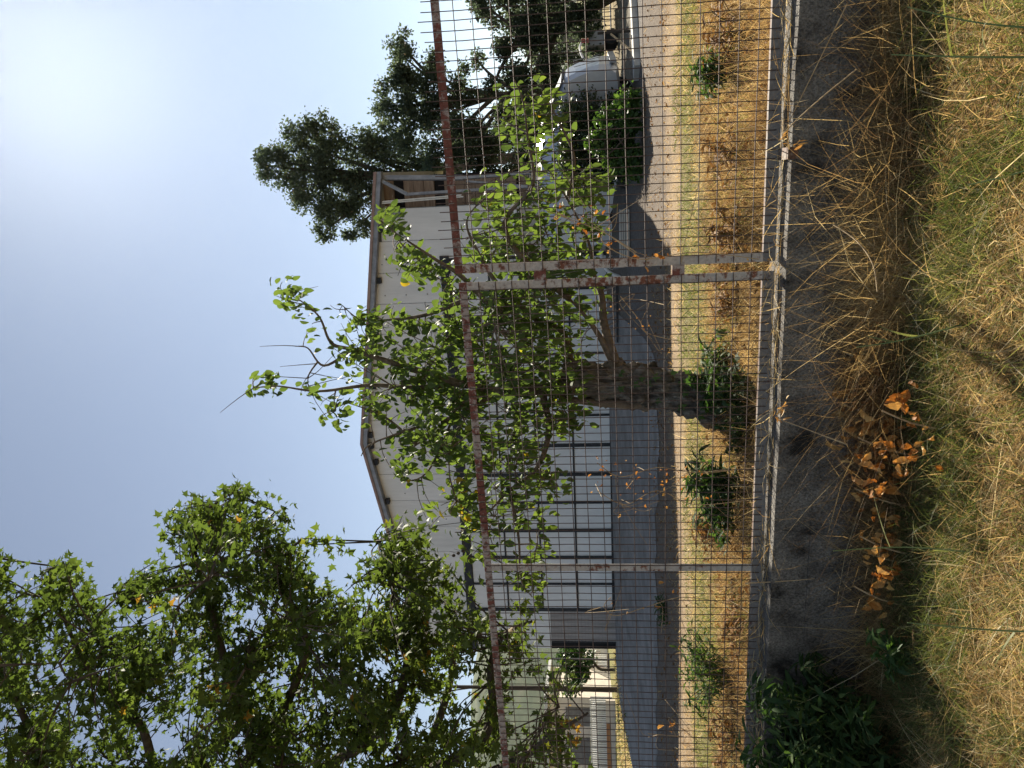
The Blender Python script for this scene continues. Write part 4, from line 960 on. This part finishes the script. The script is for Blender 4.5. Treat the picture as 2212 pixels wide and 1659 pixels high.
# yard grass behind the wall
def yard_pts(n, ya, yb, dens=None):
    Y = ya+(yb-ya)*rng.random(n*2)**1.15; X = rng.uniform(-1, 1, n*2)*(.56*Y+.6); P = np.stack([X, Y], 1)
    ok = (P[:, 1] > 3.80-.27*P[:, 0]+.22); P = P[ok]
    return P[:n]
P = yard_pts(26000, 3.8, 8.5); nz = vnoise(P, 1.5, 3); P = P[nz > -.38]; y1 = grass('a', P, .9, .17, .0055, .5, .36, .26, None)
P = yard_pts(22000, 6, 11.2); nz = vnoise(P, .9, 2); P = P[nz > -.25]; y2 = grass('a', P, 1.0, .11, .007, .4, .55, .22, None)
tc = yard_pts(420, 4.0, 9.0); k = rng.integers(0, len(tc), 24000); P = tc[k]+rng.normal(0, .12, (24000, 2)); y5 = grass('a', P, .6, .24, .005, .5, .18, .2, None)
P = yard_pts(7000, 3.9, 6.2); y3 = grass('a', P, .5, .40, .0035, .4, .28, .25, None)
P = yard_pts(2500, 11, 13.5); y4 = grass('a', P, .9, .07, .009, .4, .5, .25, None)
P = yard_pts(9000, 11, 17.2); nz = vnoise(P, .9, 12)+.4*vnoise(P, 3, 5); P = P[nz > .12]; y7 = grass('a', P, .9, .11, .009, .5, .2, .2, None)
merge('dry_yard_grass', [y1, y2, y3, y4, y5, y7], M['straw'])
P = yard_pts(30000, 7.5, 11.8); nz = vnoise(P, .8, 6)+.5*np.exp(-((P[:, 1]-10.1)/.9)**2); P = P[nz > .12]; q1 = grass('a', P[:13000], .7, .10, .009, .5, .45, .25, None)
P = yard_pts(26000, 4, 9); nz = vnoise(P, 1.1, 9)+.4*vnoise(P, 4, 2); P = P[nz > .06]; q2 = grass('a', P[:11000], .6, .15, .006, .5, .4, .25, None)
Pl = np.stack([rng.uniform(-24, -10.5, 9000), rng.uniform(24, 46, 9000)], 1); Pl = Pl[Pl[:, 1] > 17+.0*Pl[:, 0]]; Pl2 = Pl[:5500]; q3 = grass('a', Pl[5500:], .6, .18, .03, .5, .5, .3, None); y6 = grass('a', Pl2, .8, .16, .03, .5, .6, .3, None)
merge('dry_field_grass', [y6], M['straw'])
merge('green_yard_grass', [q1, q2, q3], M['green_blade'])

# ------------------------------------------------------------------ weeds, dried plants, stems
def weed(name, label, cat, base, height, spread, n, lsize, T, mat, seed, droop=.2, group=None, tm=.5):
    r = np.random.default_rng(seed); base = np.array(base, float); wd = thing(name, label, cat, base, group); ns = max(4, int(n/22)); pos = []; fwd = []
    stb = MB()
    for i in range(ns):
        a = r.uniform(0, 2*math.pi); rr_ = spread*math.sqrt(r.random()); top = base+[rr_*math.cos(a), rr_*math.sin(a), height*r.uniform(.55, 1.0)*(1-.35*(rr_/spread)**2)]
        mid = (base+top)/2+[0, 0, .08*height]; pts = catmull([base+[.15*rr_*math.cos(a), .15*rr_*math.sin(a), -.02], mid, top], 4); stb.tube(pts, list(np.linspace(.006, .0025, 9)), 5, False)
        for k in range(int(n/ns)):
            q = r.uniform(.15, 1)**.7; p = pts[min(8, int(q*8.99))]; pos.append(p+r.normal(0, lsize*.25, 3)); az_ = r.uniform(0, 2*math.pi); fwd.append([math.cos(az_), math.sin(az_), r.normal(.25-droop, .45)])
    tag(stb.build('stem', M['green_stem'], wd), kind='stuff'); pos = np.array(pos); fwd = np.array(fwd); m = len(pos)
    V, F, tt = leaf_arrays(T, pos, fwd, r.normal(size=(m, 3))*.5+[0, 0, 1], lsize*r.uniform(.55, 1.25, m), np.clip(r.normal(tm, .22, m), 0, 1))
    tag(bulk('foliage', V, F, mat, tt, wd, base), kind='stuff'); return wd
M['green_stem'] = noisy('green_stem', [(.3, (.06, .09, .03)), (.7, (.13, .16, .06))], 20, .7)
def wfront(x, d=.25): y = fenceY(x)-.165-d; return np.array([x, y, zg(x, y)])
weed('leafy_weed', 'tall dark green leafy weed mass against the low wall at the far left', 'weed', wfront(-2.2, .2), .85, .36, 1000, .10, T_LANCE, M['weed_leaf'], 1)
weed('leafy_weed', 'dark green weed clump at the wall foot, just right of the biggest weed mass', 'weed', wfront(-1.72, .22), .74, .34, 900, .09, T_LANCE, M['weed_leaf'], 2)
weed('leafy_weed', 'low dark green weed in front of the biggest weed mass at far left', 'weed', wfront(-1.95, .5), .52, .42, 800, .09, T_LANCE, M['weed_leaf'], 22)
weed('leafy_weed', 'small feathery green weed on the verge left of the dried orange leaves', 'weed', wfront(-1.25, .5), .22, .14, 220, .06, T_LANCE, M['shrub_leaf'], 3)
q = onground(1585, 1455); weed('bushy_weed', 'bushy green weed behind the fence, left of the single post', 'weed', q, .62, .50, 950, .085, T_LANCE, M['weed_leaf'], 4, tm=.7)
q = onground(1615, 1055); weed('bushy_weed', 'upright dark green weed behind the fence, left of the topped tree trunk', 'weed', q, .62, .30, 420, .16, T_LANCE, M['weed_leaf'], 5, -.35)
q = onground(1600, 1110); weed('bushy_weed', 'low dark weed behind the fence, right of the single post', 'weed', q, .4, .3, 300, .12, T_LANCE, M['weed_leaf'], 15, -.2)
q = onground(1640, 870); weed('bushy_weed', 'dark tangled weed hiding the left side of the topped tree foot', 'weed', q, .42, .42, 700, .08, T_LOBE, M['weed_leaf'], 16, tm=.45)
q = onground(1580, 820); weed('bushy_weed', 'green ivy-leaved weed round the foot of the topped tree', 'weed', q+[0, -.35, 0], .5, .34, 420, .085, T_LOBE, M['weed_leaf'], 6, tm=.7)
q = onground(1590, 760); weed('bushy_weed', 'leafy weed with pointed leaves right of the topped tree foot', 'weed', q, .36, .26, 260, .12, T_LANCE, M['weed_leaf'], 7, tm=.8)
q = onground(1590, 150); weed('bushy_weed', 'green broad-leaved weed in the dry grass near the right end of the fence', 'weed', q, .5, .32, 420, .11, T_LANCE, M['weed_leaf'], 8, tm=.7)
q = onground(1440, 1325); weed('bushy_weed', 'narrow low weed growing in the gravel left of the single post', 'weed', q, .22, .5, 200, .12, T_LANCE, M['weed_leaf'], 9)

for xx, yy, hh, sp, n, lb in ((1610, 505, .40, .30, 260, 'brown dried weed behind the fence just right of the double post'), (1600, 665, .32, .35, 240, 'low brown dried weed between the double post and the topped tree'), (1560, 1150, .36, .42, 420, 'rusty orange dried weed behind the fence by the single post'),
        (1615, 1330, .30, .35, 260, 'brown dried weed between the single post and the bushy green weed'), (1605, 330, .36, .36, 260, 'brown dried weed behind the fence, halfway to its right end'), (1610, 60, .42, .36, 300, 'brown dried weed behind the fence at the right edge'), (1600, 1600, .36, .3, 240, 'brown dried weed behind the fence at far left')):
    weed('dried_weed', lb, 'dried weed', onground(xx, yy), hh, sp, n, .085, T_LANCE, M['litter_leaf'], 300+xx+yy, .1, None, .45)
def dried_plant(label, base, n, spread, size, seed):
    r = np.random.default_rng(seed); base = np.array(base, float); o = thing('dried_plant', label, 'dried plant', base, 'withered orange-leaved plants on the verge')
    n = int(n*1.9); size *= .62; spread *= 1.5; pos = []; fwd = []; nrm = []
    for i in range(n):
        a = r.uniform(0, 2*math.pi); d_ = spread*math.sqrt(r.random()); x, y = base[0]+d_*math.cos(a), base[1]+d_*.6*math.sin(a)
        pos.append([x, y, zg(x, y)+r.uniform(.05, .2)]); fwd.append([r.normal(0, .6), r.normal(0, .6), r.normal(.3, .9)]); nrm.append([r.normal(0, .8), r.normal(-.3, .8), r.normal(.2, .7)])
    leaf_parts(T_CRISP, np.array(pos), np.array(fwd, float), np.array(nrm, float), size*r.uniform(.45, 1.2, n), r.uniform(.15, 1, n), M['dry_leaf'], o, 'dry_leaf', 6)
    mb = MB(); mb.tube(catmull([base-[0, 0, .02], base+[.03, .02, .1], base+[.08, .05, .2]], 3), .004, 5); mb.build('stem', M['tan_stick'], o)
def tmpl_crisp():
    ts = [0, .15, .35, .55, .78, 1.0]; ws = [.03, .6, 1.0, .85, .6, .05]; V = []; F = []; wv = .27
    for i, (t, q) in enumerate(zip(ts, ws)):
        k = .12*(-1)**i; V += [(-wv*q, t, .20*q+k*.4), (0, t, -.25*t*t), (wv*q, t, .20*q-k*.5)]
    for i in range(5):
        a = i*3; F += [(a, a+1, a+4), (a, a+4, a+3), (a+1, a+2, a+5), (a+1, a+5, a+4)]
    return np.array(V), np.array(F)
T_CRISP = tmpl_crisp()
def gz_(x, y): return np.array([x, y, zg(x, y)])
def vat(x, y, lift=.1): return onground(x, y, lift)
for i, (xx, yy, n, sp, s_, lb) in enumerate(((1880, 905, 46, .17, .105, 'largest cluster of withered orange leaves, below the topped tree on the verge'),
        (1845, 850, 12, .10, .09, 'rusty withered tuft at the wall side of the largest orange cluster'),
        (1925, 985, 24, .13, .105, 'withered orange leaves just left of the largest orange cluster'),
        (1985, 930, 14, .12, .10, 'withered orange leaves nearest the camera, under the largest orange cluster'),
        (1915, 1095, 14, .10, .09, 'small withered orange tuft midway between the orange clusters'),
        (1925, 1200, 18, .10, .105, 'withered orange tuft on the verge at the left, right of the feathery weed'),
        (1912, 1310, 4, .05, .10, 'few single withered orange leaves at far left of the verge'),
        (1890, 795, 9, .08, .08, 'small brown withered tuft at the right of the largest orange cluster'))):
    dried_plant(lb, vat(xx, yy, .10)-[0, 0, .08], n, sp, s_, 40+i)
# tall green grass stalks
def stalk(label, base, tip, bl, seed):
    r = np.random.default_rng(seed); base = np.array(base, float); tip = np.array(tip, float); o = thing('grass_stalk', label, 'grass stalk', base, 'single green grass stalks on the verge')
    pts = catmull([base-[0, 0, .02], (base+tip)/2+r.normal(0, .015, 3), tip], 5); mb = MB(); mb.tube(pts, list(np.linspace(.0035, .0018, len(pts))), 6); mb.build('stem', M['stalk'], o)
    for k in range(bl):
        p = pts[int(len(pts)*(k+1)/(bl+2))]; d_ = nrmz(np.array([r.normal(0, 1), r.normal(0, .6), .8])); V, F, tt = blades(p[None], d_[None], np.array([r.uniform(.12, .24)]), np.array([.009]), np.array([.5]), np.array([.8]), 5)
        bulk('blade', V, F, M['green_blade'], tt, o, base)
M['stalk'] = noisy('grass_stalk_green', [(.3, (.10, .15, .05)), (.7, (.18, .23, .09))], 20, .6)
for i, (bx, by, bY, tx, ty, lb) in enumerate(((2260, 70, 2.15, 1960, 15, 'green grass stalk at the right edge, leaning right'), (2230, 128, 2.2, 1925, 118, 'straight green grass stalk second from the right edge'), (2230, 330, 2.2, 2090, 400, 'bent pale green stalk at the bottom edge on the right'),
        (1990, 1195, 2.9, 1800, 1190, 'green stalk with forked blades in the middle of the verge'), (2170, 1365, 2.35, 1960, 1345, 'green stalk on the left part of the verge'), (1960, 700, 2.8, 1850, 750, 'forked blue-green grass stalk below the double post'))):
    b = W(bx, by, bY); b[2] = max(b[2], zg(b[0], b[1])) if bx < 2212 else zg(b[0], b[1]); b[2] = zg(b[0], b[1])
    stalk(lb, b, W(tx, ty, bY+.08), 3, 60+i)
# long dry stems in front of the wall, with seed heads
def drystem(label, pts, seeds, seed):
    r = np.random.default_rng(seed); P = catmull(pts, 6); o = thing('dry_stem', label, 'dry stem', P[0], 'single dry stems by the wall'); mb = MB(); mb.tube(P, list(np.linspace(.0032, .0016, len(P))), 5); mb.build('stem', M['tan_stick'], o)
    if seeds:
        n = seeds; k = r.integers(int(len(P)*.6), len(P), n); pos = np.array([P[i] for i in k])+r.normal(0, .012, (n, 3))
        leaf_parts(T_LANCE, pos, r.normal(size=(n, 3))*.5+[.2, 0, -.6], r.normal(size=(n, 3)), r.uniform(.025, .045, n), r.uniform(.7, 1, n), M['dry_leaf'], o, 'seed_husk', 2)
drystem('long straight dry stem slanting across the wall at the right', [W(1830, 8, 3.0), W(1770, 130, 3.1), W(1691, 290, 3.2)], 0, 1)
drystem('drooping oat stem with husks hanging over the wall at the right', [W(1850, 150, 3.0), W(1770, 215, 3.05), W(1705, 275, 3.1), W(1690, 300, 3.1), W(1720, 318, 3.05)], 14, 2)
drystem('dry oat stem with husks before the wall under the topped tree', [W(1830, 960, 3.3), W(1750, 930, 3.4), W(1680, 900, 3.5), W(1700, 870, 3.5)], 16, 3)
drystem('pale dry stem lying on the wall top left of the topped tree', [W(1610, 1260, 4.0), W(1700, 1255, 3.9), W(1760, 1250, 3.8)], 0, 4)
drystem('pale woody stem lying on the verge below the double post', [W(1800, 485, 3.15), W(1850, 520, 3.05), W(1885, 570, 2.95), W(1895, 630, 2.9)], 0, 5)
# withered vines climbing the fence
def vine(label, pts, n, seed, size=.045):
    r = np.random.default_rng(seed); P = catmull(pts, 6); o = thing('withered_vine', label, 'vine', P[0], 'withered vines on the fence'); mb = MB(); mb.tube(P, .0022, 5); mb.build('stem', M['tan_stick'], o)
    for _ in range(5):
        i = r.integers(1, len(P)-1); mb = MB(); mb.tube(catmull([P[i], P[i]+r.normal(0, .07, 3), P[i]+r.normal(0, .14, 3)], 3), .0014, 4); mb.build('tendril', M['tan_stick'], o)
    k = r.integers(0, len(P), n); pos = np.array([P[i] for i in k])+r.normal(0, .04, (n, 3))
    leaf_parts(T_CRISP, pos, r.normal(size=(n, 3))+[0, 0, -.5], r.normal(size=(n, 3)), size*.72*r.uniform(.4, 1.2, n), r.uniform(.35, 1, n), M['dry_leaf'], o, 'dry_leaf', 4)
vine('withered vine with orange leaves on the mesh right of the double post', [W(1640, 560, 3.6), W(1500, 545, 3.6), W(1380, 560, 3.6), W(1300, 520, 3.6), W(1330, 470, 3.5)], 18, 1)
vine('thin withered stem slanting in the mesh toward the green leaves, right of the double post', [W(1375, 545, 3.55), W(1300, 500, 3.55), W(1220, 470, 3.55), W(1180, 455, 3.5)], 10, 2)
vine('withered vine with many small leaves on the mesh left of the topped tree', [W(1640, 1010, 4.0), W(1500, 1020, 4.0), W(1420, 1010, 4.0), W(1340, 1030, 4.0), W(1290, 1000, 4.0)], 34, 3, .035)
vine('withered vine on the mesh just right of the single post', [W(1620, 1080, 4.1), W(1500, 1090, 4.1), W(1420, 1060, 4.1), W(1350, 1090, 4.1), W(1290, 1060, 4.1)], 24, 4, .035)
vine('bare withered vine curling on the mesh left of the single post', [W(1600, 1310, 4.3), W(1480, 1290, 4.3), W(1400, 1310, 4.3), W(1330, 1330, 4.3), W(1305, 1310, 4.3), W(1320, 1290, 4.3)], 8, 5)
vine('two small orange leaves caught low in the mesh at far left', [W(1580, 1600, 4.5), W(1460, 1590, 4.5), W(1400, 1585, 4.5)], 5, 6, .06)
vine('bare twig and pale seeds in the mesh right of the topped trunk', [W(1480, 740, 3.8), W(1400, 720, 3.8), W(1380, 690, 3.8), W(1340, 640, 3.8)], 12, 7, .02)

# leaf litter blown over the yard, the gravel and the wall foot
P = np.concatenate([yard_pts(1700, 4.0, 8.5), yard_pts(420, 12.5, 16.5)]); B = grounded(P)+[0, 0, .02]; n = len(B); B[:, 2] += np.where(P[:, 1] < 10, rng.uniform(0, .12, n), 0)
V, F, tt = leaf_arrays(T_CRISP, B, rng.normal(size=(n, 3))*[1, 1, .3], rng.normal(size=(n, 3))*.5+[0, 0, 1], rng.uniform(.035, .085, n), rng.uniform(0, .8, n))
tag(bulk('leaf_litter', V, F, M['litter_leaf'], tt), kind='stuff')
